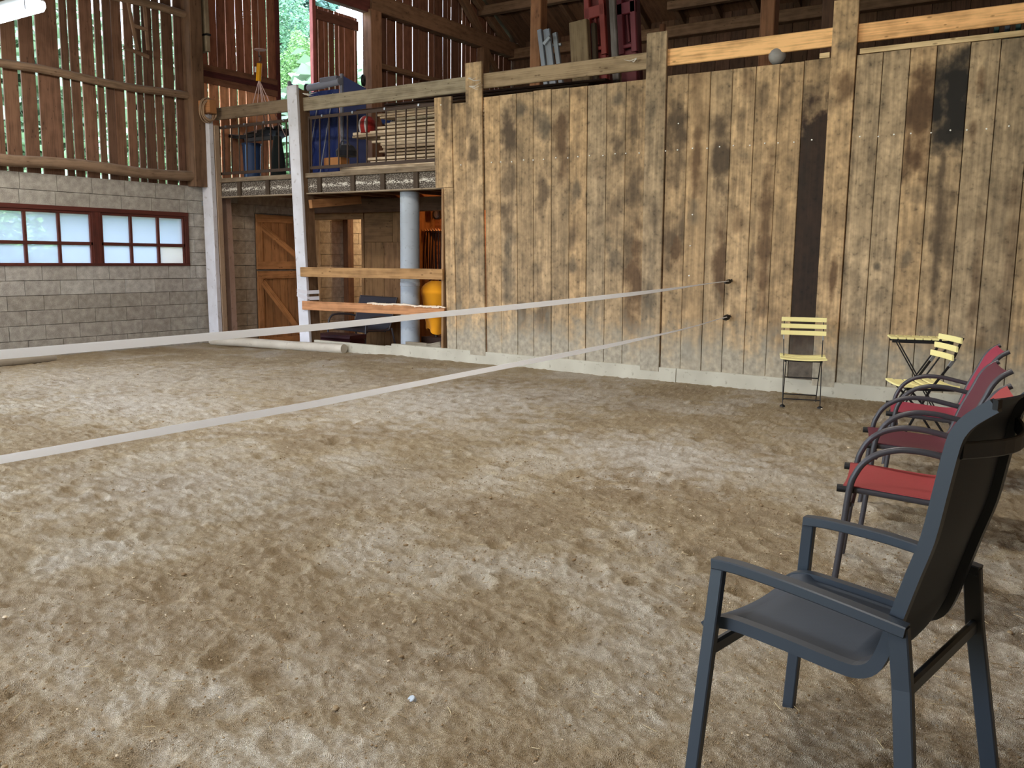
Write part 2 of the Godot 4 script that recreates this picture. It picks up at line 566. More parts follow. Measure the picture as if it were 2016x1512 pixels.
const PALE := [[8.8, 3.5, 1.0, 0.75, 0.9], [9.6, 3.6, 0.5, 0.5, 0.6], [6.2, 2.6, 1.1, 1.5, 0.85], [6.9, 1.6, 0.8, 0.7, 0.6], [7.9, 1.5, 0.6, 0.4, 0.5], [4.2, 4.4, 1.6, 0.9, 0.7], [2.6, 3.6, 2.2, 1.6, 0.55], [6.9, 5.9, 1.0, 0.8, 0.5], [7.9, 5.2, 0.7, 0.5, 0.3], [4.5, 2.6, 1.4, 1.0, 0.4], [8.3, 7.6, 0.7, 0.5, 0.25], [11.3, 5.6, 0.6, 0.8, 0.55], [10.6, 4.6, 0.4, 0.5, 0.4], [9.9, 2.6, 0.6, 0.4, 0.35], [9.4, 7.1, 0.5, 0.35, 0.25], [10.6, 6.6, 0.5, 0.5, 0.25]]

func make_floor() -> void:
	var X := grade(-0.78, 13.6, [[8.6, 12.1, 0.0135, 0.0065]])
	var Z := grade(-0.02, 13.3, [[5.0, 8.7, 0.0135, 0.009], [8.7, 9.0, 0.05, 0.2]])
	var nx := X.size()
	var nz := Z.size()
	var n1 := noise(101, 0.5, 3)
	var n2 := noise(102, 3.2, 3)
	var n3 := noise(103, 14.0, 3)
	var n4 := noise(104, 45.0, 2)
	var n5 := noise(105, 0.9, 4)
	var n6 := noise(106, 5.0, 3)
	var H := PackedFloat32Array()
	H.resize(nx * nz)
	for j in nz:
		for i in nx:
			var x := X[i]
			var z := Z[j]
			var u := x + z * 0.35
			H[j * nx + i] = base_height(x, z) + n1.get_noise_2d(x, z) * 0.016 + n2.get_noise_2d(u * 0.8, z * 1.2) * 0.009 + n3.get_noise_2d(x, z) * 0.0070 + n4.get_noise_2d(x, z) * 0.0062 - absf(n6.get_noise_2d(x * 0.9 + z * 0.3, z * 1.7)) * 0.020
	# hoof and foot prints
	rng.seed = 300
	for k in 620:
		var cx := rng.randf_range(-0.5, 13.0)
		var cz := rng.randf_range(0.3, 8.9)
		if k < 150:
			cx = rng.randf_range(8.2, 12.0)
			cz = rng.randf_range(4.0, 8.6)
		var a := rng.randf() * TAU
		var rx := rng.randf_range(0.05, 0.085)
		var rz := rx * rng.randf_range(1.0, 1.9)
		var dep := rng.randf_range(0.005, 0.019)
		var R := rz * 1.9
		var i0 := X.bsearch(cx - R)
		var i1 := mini(nx, X.bsearch(cx + R))
		var j0 := Z.bsearch(cz - R)
		var j1 := mini(nz, Z.bsearch(cz + R))
		for j in range(j0, j1):
			for i in range(i0, i1):
				var dx := X[i] - cx
				var dz := Z[j] - cz
				var p := (dx * cos(a) + dz * sin(a)) / rx
				var q := (dz * cos(a) - dx * sin(a)) / rz
				var d := sqrt(p * p + q * q)
				if d < 1.9:
					var t := -dep * (1.0 - smoothstep(0.55, 1.05, d)) + dep * 0.55 * exp(-pow((d - 1.2) / 0.25, 2.0)) * (0.6 + 0.4 * sin(a * 3 + atan2(q, p) * 2))
					H[j * nx + i] += t
	var V := PackedVector3Array()
	var N := PackedVector3Array()
	var C := PackedColorArray()
	var U := PackedVector2Array()
	V.resize(nx * nz)
	N.resize(nx * nz)
	C.resize(nx * nz)
	U.resize(nx * nz)
	var brown := lin(Color(0.775, 0.705, 0.590))
	var tan_ := lin(Color(0.820, 0.750, 0.620))
	var pale := lin(Color(0.955, 0.935, 0.890))
	var damp := lin(Color(0.680, 0.605, 0.500))
	for j in nz:
		for i in nx:
			var x := X[i]
			var z := Z[j]
			var id := j * nx + i
			V[id] = Vector3(x, H[id], z)
			U[id] = Vector2(x, z)
			var il := maxi(i - 1, 0)
			var ir := mini(i + 1, nx - 1)
			var jl := maxi(j - 1, 0)
			var jr := mini(j + 1, nz - 1)
			N[id] = Vector3(-(H[j * nx + ir] - H[j * nx + il]) / (X[ir] - X[il]), 1, -(H[jr * nx + i] - H[jl * nx + i]) / (Z[jr] - Z[jl])).normalized()
			var big := n5.get_noise_2d(x, z)
			var sm := n6.get_noise_2d(x, z)
			var p := 0.0
			for e in PALE:
				var dx: float = (x - e[0]) / e[2]
				var dz: float = (z - e[1]) / e[3]
				var d := dx * dx + dz * dz
				if d < 3.0:
					p = maxf(p, e[4] * clampf(1.25 - sqrt(d) + sm * 0.8, 0.0, 1.0))
			p = maxf(p, clampf(big * 1.1 + sm * 0.35, 0.0, 0.55))
			var c := brown.lerp(tan_, clampf(0.5 + big * 1.5 + (5.0 - z) * 0.12, 0, 1)).lerp(pale, p)
			c = c.lerp(damp, clampf(-sm * 0.6 - 0.10 - big * 0.4, 0.0, 0.4))
			C[id] = c
	var I := PackedInt32Array()
	I.resize((nx - 1) * (nz - 1) * 6)
	var k := 0
	for j in nz - 1:
		for i in nx - 1:
			var a := j * nx + i
			I[k] = a
			I[k + 1] = a + 1
			I[k + 2] = a + nx + 1
			I[k + 3] = a
			I[k + 4] = a + nx + 1
			I[k + 5] = a + nx
			k += 6
	var arr := []
	arr.resize(Mesh.ARRAY_MAX)
	arr[Mesh.ARRAY_VERTEX] = V
	arr[Mesh.ARRAY_NORMAL] = N
	arr[Mesh.ARRAY_COLOR] = C
	arr[Mesh.ARRAY_TEX_UV] = U
	arr[Mesh.ARRAY_INDEX] = I
	var am := ArrayMesh.new()
	am.add_surface_from_arrays(Mesh.PRIMITIVE_TRIANGLES, arr)
	am.surface_set_material(0, M.sand)
	var f := MeshInstance3D.new()
	f.name = "floor"
	f.mesh = am
	add_child(f, true)
	tag(f, "trodden sand floor of the riding arena with pale dusty patches", "", "", "structure")
	# passage under the loft
	var st := mb()
	box(st, Vector3(LX, LOW - 0.2, -8.4), Vector3(13.6, LOW, -0.02), lin(Color(0.66, 0.60, 0.50)), 0.0)
	tag(obj("floor_passage", st, M.stone), "bare pale floor of the passage under the loft", "", "", "structure")

func ground_y(x: float, z: float) -> float:
	return base_height(x, z)

func make_litter() -> void:
	# straw bits and pebbles strewn over the sand
	var st := mb()
	tube(st, spline([Vector3(-0.5, 0, 0), Vector3(-0.1, 0.02, 0.03), Vector3(0.5, 0, -0.02)], 3), 0.035, Color.WHITE, 5)
	var sm := mat(Color(0.80, 0.73, 0.58), 0.8)
	sm.vertex_color_use_as_albedo = true
	st.set_material(sm)
	var mesh := st.commit()
	rng.seed = 500
	for part in 2:
		var mm := MultiMesh.new()
		mm.transform_format = MultiMesh.TRANSFORM_3D
		mm.use_colors = true
		if part == 0:
			mm.mesh = mesh
		else:
			var sp := mb()
			lathe(sp, Vector3.ZERO, [Vector2(0.01, -0.6), Vector2(0.7, -0.45), Vector2(1.0, 0.0), Vector2(0.75, 0.45), Vector2(0.01, 0.62)], 7)
			var pm := mat(Color(0.72, 0.66, 0.56), 0.9)
			pm.vertex_color_use_as_albedo = true
			sp.set_material(pm)
			mm.mesh = sp.commit()
		var n: int = [900, 12000][part]
		mm.instance_count = n
		for i in n:
			var near := rng.randf() < 0.6
			var x := rng.randf_range(8.0, 12.2) if near else rng.randf_range(0.0, 13.0)
			var z := rng.randf_range(4.0, 8.6) if near else rng.randf_range(0.2, 7.0)
			var b := Basis.from_euler(Vector3(rng.randf_range(-0.2, 0.2), rng.randf() * TAU, rng.randf_range(-0.15, 0.15)))
			if part == 0:
				var L := rng.randf_range(0.012, 0.05)
				b = b.scaled_local(Vector3(L, 0.036, 0.036))
				mm.set_instance_color(i, lin(Color.WHITE.lerp(Color(0.45, 0.36, 0.26), rng.randf() * rng.randf() * 1.2)))
			else:
				var r := rng.randf_range(0.0016, 0.0048)
				if rng.randf() < 0.02: r *= 2.2
				b = b.scaled_local(Vector3(r * rng.randf_range(0.8, 1.5), r, r))
				mm.set_instance_color(i, lin(Color(0.93, 0.90, 0.84).lerp(Color(0.74, 0.67, 0.57), sqrt(rng.randf()))) if rng.randf() > 0.06 else lin(Color(1.2, 1.2, 1.2)))
			mm.set_instance_transform(i, Transform3D(b, Vector3(x, ground_y(x, z) + 0.004, z)))
		var mi := MultiMeshInstance3D.new()
		mi.multimesh = mm
		mi.name = ["straw_litter", "pebbles"][part]
		add_child(mi, true)
		tag(mi, ["short bits of straw strewn over the sand", "small pale pebbles and clods strewn over the sand"][part], ["straw", "pebbles"][part], "", "stuff")

# ------------------------------------------------------------------ left wall
func cut(r: Array, hole: Array) -> Array:
	# rectangle [z0, z1, y0, y1] minus hole
	if hole[0] >= r[1] or hole[1] <= r[0] or hole[2] >= r[3] or hole[3] <= r[2]:
		return [r]
	var o := []
	if hole[0] > r[0]: o.append([r[0], hole[0], r[2], r[3]])
	if hole[1] < r[1]: o.append([hole[1], r[1], r[2], r[3]])
	var za := maxf(r[0], hole[0])
	var zb := minf(r[1], hole[1])
	if hole[2] > r[2]: o.append([za, zb, r[2], hole[2]])
	if hole[3] < r[3]: o.append([za, zb, hole[3], r[3]])
	return o

const GAPS_LEFT := [3.009, 2.785, 2.56, 2.229, 2.1, 1.949, 1.729, 1.603, 1.462, 1.285, 1.116, 0.989, 0.812, 0.675, 0.464, 0.25]
const WIDE_LEFT := [0.034, 0.042, 0.036, 0.044, 0.012, 0.036, 0.034, 0.030, 0.012, 0.034, 0.032, 0.026, 0.016, 0.034, 0.030, 0.01]
const GAPS_DOOR := [-0.013, -0.154, -0.325, -0.5, -0.699, -0.861, -1.026, -1.333]
const GAPS_LEAF := [-2.523, -2.67, -2.782, -2.925, -3.026, -3.168, -3.43]
const GAPS_REAR := [-3.805, -3.958, -4.256, -4.529, -4.727, -5.012, -5.203, -5.513, -5.682, -5.973, -6.125, -6.246, -6.503, -6.614, -6.74, -6.906, -7.15, -7.5, -7.634, -7.809, -7.966, -8.137]

func roof_y(z: float) -> float:
	return 10.62 + 0.524 * z if z < 4.0 else 12.716 - 0.524 * (z - 4.0)

func slats(parent: Node, z_from: float, gaps: Array, widths: Array, z_to: float, y0: float, y1: float, col: Color, xo := 0.0) -> void:
	# boards between gap centres, from z_from (large) down to z_to
	var edges := [z_from]
	for i in gaps.size():
		edges.append(gaps[i])
	edges.append(z_to)
	for i in edges.size() - 1:
		var ga: float = 0.0 if i == 0 else (widths[i - 1] if widths.size() else rng.randf_range(0.012, 0.03)) / 2
		var gb: float = 0.0 if i == edges.size() - 2 else (widths[i] if widths.size() else rng.randf_range(0.012, 0.03)) / 2
		var za: float = edges[i] - ga
		var zb: float = edges[i + 1] + gb
		var top := minf(y1, roof_y((za + zb) / 2) - 0.05)
		var st := mb()
		var lean := rng.randf_range(-0.006, 0.006)
		var x := LX - 0.055 + xo + rng.randf_range(-0.006, 0.006)
		var zc := (za + zb) / 2
		var c := col * rng.randf_range(0.72, 1.2)
		sweep(st, [Vector3(x, y0, zc - lean), Vector3(x, top, zc + lean)], rect_prof(za - zb, 0.026, 0.003), Vector3.RIGHT, c, false, true, ruv())
		obj("plank", st, M.wood, parent)

func make_left_wall() -> void:
	var w := struct("wall_left", "side wall of grey concrete blocks under gappy upright brown boards")
	var st := mb()
	var grout := lin(Color(0.58, 0.56, 0.53))
	var holes := [[0.355, 3.625, 1.148, 1.955], [-1.98, -0.93, LOW, 2.02]]
	# solid core, pieced round the window
	for r in [[-8.5, 0.355, -0.5, 2.37], [3.625, 6.3, -0.5, 2.37], [0.355, 3.625, -0.5, 1.148], [0.355, 3.625, 1.955, 2.37], [10.2, 13.3, -0.5, 2.37]]:
		box(st, Vector3(LX - 0.27, r[2], r[0]), Vector3(LX - 0.018, r[3], r[1]), grout, 0.0)
	obj("core", st, M.stone, w)
	rng.seed = 700
	var row := 0
	var y := -0.25
	while y < 2.36:
		var y2 := minf(y + 0.2, 2.375)
		if y2 > 2.2: y2 = 2.375
		var z := -4.6 + (0.245 if row % 2 else 0.0)
		var lift := (0.5 if y > 2.0 else 0.485)
		while z < 5.6:
			var parts := [[z, z + lift, y, y2]]
			for h in holes:
				var nxt := []
				for p in parts: nxt += cut(p, h)
				parts = nxt
			var under := z + lift < -0.1
			for p in parts:
				if p[1] - p[0] < 0.03 or p[3] - p[2] < 0.03: continue
				var c := Color(0.82, 0.825, 0.815).lerp(Color(0.75, 0.745, 0.73), rng.randf())
				if y < 0.7: c = c.lerp(Color(0.66, 0.64, 0.60), 0.5)
				if y > 1.9: c = c.lerp(Color(0.76, 0.755, 0.73), 0.6)
				if under: c = c.lerp(Color(0.80, 0.71, 0.62), 0.5)  # warm light under the loft put into the block colour
				st = mb()
				var d := rng.randf_range(-0.003, 0.004)
				sweep(st, [Vector3(LX - 0.05, (p[2] + p[3]) / 2, (p[0] + p[1]) / 2), Vector3(LX + d, (p[2] + p[3]) / 2, (p[0] + p[1]) / 2)], rect_prof(p[1] - p[0] - 0.008, p[3] - p[2] - 0.008, 0.0), Vector3.UP, lin(c))
				obj("block", st, M.stone, w)
			z += lift
		y = y2
		row += 1
	# upright boards above
	var brown := lin(Color(0.475, 0.36, 0.29))
	slats(w, 3.22, GAPS_LEFT, WIDE_LEFT, 0.03, 2.366, 12.5, brown)
	slats(w, 0.03, GAPS_DOOR, [], -1.52, 3.99, 8.5, lin(Color(0.60, 0.39, 0.30)))
	slats(w, 0.03, [-0.01, -0.142, -0.34, -0.531, -0.698, -0.864, -1.319], [], -1.52, 2.45, 3.985, lin(Color(1.0, 0.74, 0.57)))  # lower boards in lighter orange, the light on them put into the colour
	slats(w, -3.62, GAPS_REAR, [], -8.45, 2.45, 9.0, lin(Color(0.47, 0.32, 0.25)))
	var far := []
	var z := 13.2
	while z > 3.4:
		far.append(z)
		z -= rng.randf_range(0.15, 0.26)
	var lo := []
	var hi := []
	for q in far:
		if q > 10.25: hi.append(q)
		elif q < 6.25: lo.append(q)
	slats(w, 13.3, hi, [], 10.2, 2.366, 10.0, brown)
	slats(w, 6.3, lo, [], 3.22, 2.366, 12.5, brown)
	slats(w, 10.2, far.filter(func(q): return q < 10.15 and q > 6.35), [], 6.3, 4.0, 12.5, brown)
	# boards above the loft doorway
	slats(w, -1.52, [-1.8, -2.05, -2.3, -2.6, -2.9, -3.2], [], -3.62, 6.25, 9.0, brown)
	# log rails
	for l in [[3.70, 0.055, 0.02], [2.51, 0.078, 0.0], [4.89, 0.055, 0.0]]:
		st = mb()
		var pts := []
		for i in 14:
			var zz := 6.2 - i * 0.455
			pts.append(Vector3(LX + 0.035 + l[1] * 0.5, l[0] + 0.018 * sin(i * 1.3 + l[0]), zz))
		sweep(st, pts, circ_prof(l[1], 10), Vector3.UP, lin(Color(0.55, 0.47, 0.39)), true, true, ruv())
		tag(obj("log_rail", st, M.wood, w), "round barked log rail")
	# corner post on the block wall
	st = mb()
	box(st, Vector3(LX - 0.03, 2.36, 0.11), Vector3(LX + 0.19, 7.6, 0.33), lin(Color(0.46, 0.36, 0.28)), 0.012)
	obj("post", st, M.wood, w)
	# horizontal boards of the fixed door panel and its red edge
	for r in [[4.16, 4.25, 0.52, 0.36, 0.27], [4.07, 4.16, 0.33, 0.15, 0.15], [3.97, 4.07, 0.52, 0.36, 0.27]]:
		st = mb()
		box(st, Vector3(LX - 0.04, r[0], -1.50), Vector3(LX - 0.005, r[1], 0.03), lin(Color(r[2], r[3], r[4])), 0.004)
		obj("rail_board", st, M.wood, w)
	st = mb()
	box(st, Vector3(LX - 0.07, 2.45, -1.575), Vector3(LX - 0.01, 8.0, -1.50), lin(Color(0.36, 0.17, 0.16)), 0.004)
	obj("edge_board", st, M.wood, w)
	# wall plate, braces and posts of the rear half
	var timber := lin(Color(0.50, 0.385, 0.30))
	st = mb()
	box(st, Vector3(LX - 0.03, 5.83, -8.45), Vector3(LX + 0.17, 6.15, -3.62), timber, 0.01)
	obj("wall_plate", st, M.wood, w)
	st = mb()
	box(st, Vector3(LX - 0.03, 5.78, -3.62), Vector3(LX + 0.13, 6.02, -2.36), lin(Color(0.44, 0.24, 0.21)), 0.01)
	obj("track_beam", st, M.wood, w)
	st = mb()
	box(st, Vector3(LX + 0.0, 2.5, -3.86), Vector3(LX + 0.20, 5.83, -3.57), lin(Color(0.62, 0.47, 0.37)), 0.01)
	obj("post", st, M.wood, w)
	st = mb()
	box(st, Vector3(LX + 0.0, 2.5, -7.32), Vector3(LX + 0.18, 5.83, -7.08), timber, 0.01)
	obj("post", st, M.wood, w)
	st = mb()
	box(st, Vector3(LX - 0.03, 4.86, -7.08), Vector3(LX + 0.06, 4.96, -3.86), timber, 0.008)
	obj("rail_board", st, M.wood, w)
	for b in [[Vector3(LX + 0.08, 4.75, -8.4), Vector3(LX + 0.08, 5.85, -7.2)], [Vector3(LX + 0.08, 6.15, -7.1), Vector3(LX + 0.08, 7.0, -6.1)], [Vector3(LX + 0.08, 6.15, -8.1), Vector3(LX + 0.08, 8.2, -4.4)]]:
		st = mb()
		beam(st, b[0], b[1], 0.13, 0.16, timber * 0.9)
		obj("brace", st, M.wood, w)
	# window
	var n := struct("window_1", "long low window of two dark red casements with twelve small panes")
	var red := lin(Color(0.34, 0.16, 0.13))
	var F := func(called: String, z0: float, z1: float, y0: float, y1: float, x0 := -0.07, x1 := 0.012):
		var s := mb()
		box(s, Vector3(LX + x0, y0, z0), Vector3(LX + x1, y1, z1), red, 0.004)
		obj(called, s, M.wood, n)
	F.call("frame", 0.36, 3.62, 1.90, 1.96, -0.12, 0.02)
	F.call("frame", 0.36, 3.62, 1.145, 1.185, -0.12, 0.02)
	F.call("frame", 0.36, 0.425, 1.185, 1.90, -0.12, 0.02)
	F.call("frame", 3.56, 3.62, 1.185, 1.90, -0.12, 0.02)
	F.call("frame", 1.80, 1.93, 1.185, 1.90)
	var cols := [0.455, 0.862, 0.902, 1.31, 1.35, 1.80, 1.93, 2.385, 2.425, 2.846, 2.886, 3.28, 3.32, 3.53]
	for c in 2:
		var za: float = [0.425, 1.93][c]
		var zb: float = [1.80, 3.56][c]
		st = mb()
		for q in [[za, zb, 1.862, 1.90], [za, zb, 1.433, 1.479], [za, za + 0.03, 1.185, 1.862], [zb - 0.03, zb, 1.185, 1.862]]:
			box(st, Vector3(LX - 0.06, q[2], q[0]), Vector3(LX + 0.006, q[3], q[1]), red, 0.004)
		var cas := obj("casement", st, M.wood, n)
		for q in ([0.882, 1.33] if c == 0 else [2.405, 2.866, 3.30]):
			st = mb()
			box(st, Vector3(LX - 0.055, 1.185, q - 0.02), Vector3(LX + 0.004, 1.862, q + 0.02), red, 0.004)
			obj("muntin", st, M.wood, cas)
		for k in (range(3) if c == 0 else range(3, 7)):
			for v in 2:
				st = mb()
				box(st, Vector3(LX - 0.035, [1.185, 1.476][v], cols[k * 2]), Vector3(LX - 0.031, [1.437, 1.862][v], cols[k * 2 + 1]), Color.WHITE, 0.0)
				var pane := obj("pane", st, M.sheet if k == 0 and v == 0 else M.pane, cas)
				if k == 0 and v == 0: tag(pane, "cream covered pane")
	# sliding door leaf beside the loft opening
	var dleaf := struct("door_2", "tall boarded sliding door leaf with a red edge beside the loft opening")
	slats(dleaf, -2.44, GAPS_LEAF, [], -3.50, 2.5, 5.68, lin(Color(0.58, 0.38, 0.29)), -0.05)
	st = mb()
	box(st, Vector3(LX - 0.13, 2.5, -2.44), Vector3(LX - 0.05, 8.0, -2.36), lin(Color(0.70, 0.40, 0.38)), 0.004)
	tag(obj("edge_stile", st, M.wood, dleaf), "pale red edge board")
	st = mb()
	box(st, Vector3(LX - 0.09, 5.45, -3.50), Vector3(LX - 0.055, 5.62, -2.44), lin(Color(0.45, 0.29, 0.24)), 0.004)
	obj("top_rail", st, M.wood, dleaf)
	# stable door under the loft, in two halves
	var d := struct("door_1", "brown boarded stable door in two halves with diagonal braces")
	for half in 2:
		var ya: float = [LOW + 0.03, 1.085][half]
		var yb: float = [1.055, 2.0][half]
		st = mb()
		for q in [[ya, ya + 0.13, -1.955, -0.955], [yb - 0.13, yb, -1.955, -0.955], [ya + 0.13, yb - 0.13, -1.07, -0.955]]:
			box(st, Vector3(LX - 0.005, q[0], q[2]), Vector3(LX + 0.02, q[1], q[3]), lin(Color(0.72, 0.52, 0.34)), 0.004)
		var leaf := obj("door_leaf", st, M.wood, d)
		var zz := -0.955
		for k in 6:
			st = mb()
			var wz := 1.0 / 6
			box(st, Vector3(LX - 0.03, ya, zz - wz + 0.004), Vector3(LX - 0.006, yb, zz - 0.003), lin(Color(0.68, 0.49, 0.32)) * rng.randf_range(0.75, 1.1), 0.003)
			obj("plank", st, M.wood, leaf)
			zz -= wz
		st = mb()
		beam(st, Vector3(LX + 0.01, yb - 0.19, -1.06), Vector3(LX + 0.01, ya + 0.19, -1.88), 0.024, 0.11, lin(Color(0.76, 0.55, 0.36)), Vector3.UP.rotated(Vector3.RIGHT, 0.7))
		obj("brace", st, M.wood, leaf)

# ------------------------------------------------------------------ plank partition
func make_partition() -> void:
	var w := struct("wall_right", "tall partition of upright stained planks between arena and loft")
	var pm := partition_material()
	rng.seed = 900
	var plank := func(xa0: float, xb0: float, xa1: float, xb1: float, y0: float, y1: float, zf: float, thick: float):
		# trapezoid plank: bottom xa0..xb0, top xa1..xb1
		var st := mb()
		var c := 0.004
		var prof := func(xa: float, xb: float, y: float) -> Array:
			return [Vector3(xa, y, zf - thick), Vector3(xa, y, zf - c), Vector3(xa + c, y, zf), Vector3(xb - c, y, zf), Vector3(xb, y, zf - c), Vector3(xb, y, zf - thick)]
		var A: Array = prof.call(xa0, xb0, y0)
		var B: Array = prof.call(xa1, xb1, y1)
		var N := [Vector3.LEFT, Vector3(-0.7, 0, 0.7), Vector3.BACK, Vector3(0.7, 0, 0.7), Vector3.RIGHT, Vector3.FORWARD]
		var UV := func(p: Vector3) -> Vector2: return Vector2((p.x - 3.8) / 6.8, 1.0 - p.y / 3.8)
		for k in 6:
			var k2 := (k + 1) % 6
			quad(st, A[k], A[k2], B[k2], B[k], N[k], UV.call(A[k]), UV.call(A[k2]), UV.call(B[k2]), UV.call(B[k]), Color.WHITE)
		for e in [A, B]:
			var nn := Vector3.DOWN if e == A else Vector3.UP
			for k in range(1, 5):
				tri(st, e[0], e[k], e[k + 1], nn, nn, nn, UV.call(e[0]), UV.call(e[k]), UV.call(e[k + 1]), Color.WHITE)
		obj("plank", st, pm, w)
	for i in JOINTS.size() - 1:
		var y1 := 3.28 + rng.randf_range(-0.006, 0.006)
		var zf := -0.022 + rng.randf_range(-0.005, 0.005)
		var g := 0.003
		var y0 := 0.10
		if i == 0: y1 = 2.21
		if i == 1: y1 = 3.24
		if i in [2, 12, 20]:
			y1 = [3.70, 3.745, 3.80][[2, 12, 20].find(i)]
			zf = 0.005
		plank.call(joint_x(i, y0) + g, joint_x(i + 1, y0) - g, joint_x(i, y1) + g, joint_x(i + 1, y1) - g, y0, y1, zf, 0.03)
	plank.call(3.90, joint_x(1, 2.215) - 0.003, 3.875, joint_x(1, 3.32) - 0.003, 2.215, 3.335, -0.015, 0.03)
	# return board at the free end and pale batten on top
	var st := mb()
	box(st, Vector3(4.00, -0.1, -0.16), Vector3(4.035, 2.2, -0.012), lin(Color(0.62, 0.50, 0.37)), 0.004)
	obj("end_board", st, M.wood, w)
	for b in [[9.075, 13.55], [8.70, 8.795]]:
		st = mb()
		box(st, Vector3(b[0], 3.287, -0.05), Vector3(b[1], 3.335, -0.005), lin(Color(0.86, 0.78, 0.62)), 0.003)
		tag(obj("batten", st, M.wood, w), "pale new batten")
	# nailing rails behind the planks
	for y in [0.5, 2.5]:
		st = mb()
		box(st, Vector3(4.05, y - 0.06, -0.12), Vector3(13.55, y + 0.06, -0.055), lin(Color(0.5, 0.4, 0.3)), 0.0)
		obj("rail", st, M.wood, w)
	# shiny screw heads
	var spots := []
	var x := 4.31
	var k := 0
	while x < 10.7:
		spots.append(Vector2(x, 2.485 + (x - 4.315) * 0.0074 + 0.006 * sin(k * 2.3)))
		x += 0.155 + 0.02 * sin(k * 1.7)
		k += 1
	spots += [Vector2(7.45, 1.82), Vector2(7.44, 1.49), Vector2(7.44, 1.17), Vector2(3.99, 3.24), Vector2(7.02, 2.93), Vector2(7.25, 2.78), Vector2(6.9, 2.86)]
	for p in spots:
		st = mb()
		lathe(st, Vector3.ZERO, [Vector2(0.0075, -0.01), Vector2(0.0075, 0.002), Vector2(0.0001, 0.004)], 8)
		var s := obj("screw", st, M.screw, w)
		s.rotation.x = PI / 2
		s.position = Vector3(p.x, p.y, -0.013 if s.get_index() % 2 else -0.010)
	# kerb boards at the foot
	var kb := struct("trim_1", "low dusty kerb boards along the foot of the plank wall")
	for b in [[1.6, 3.13, -0.03, 0.105, -0.02], [3.135, 7.335, -0.03, 0.15, 0.0], [7.345, 9.9, -0.04, 0.150, 0.004], [9.905, 13.55, -0.03, 0.135, -0.004]]:
		st = mb()
		box(st, Vector3(b[0], -0.12, b[4] - 0.06), Vector3(b[1], b[3], b[4]), lin(Color(0.77, 0.755, 0.69)), 0.006)
		obj("board", st, M.mottled, kb)
	st = mb()
	box(st, Vector3(3.02, 0.10, -0.06), Vector3(3.20, 0.118, -0.01), lin(Color(0.77, 0.755, 0.69)), 0.003)
	obj("board", st, M.mottled, kb)

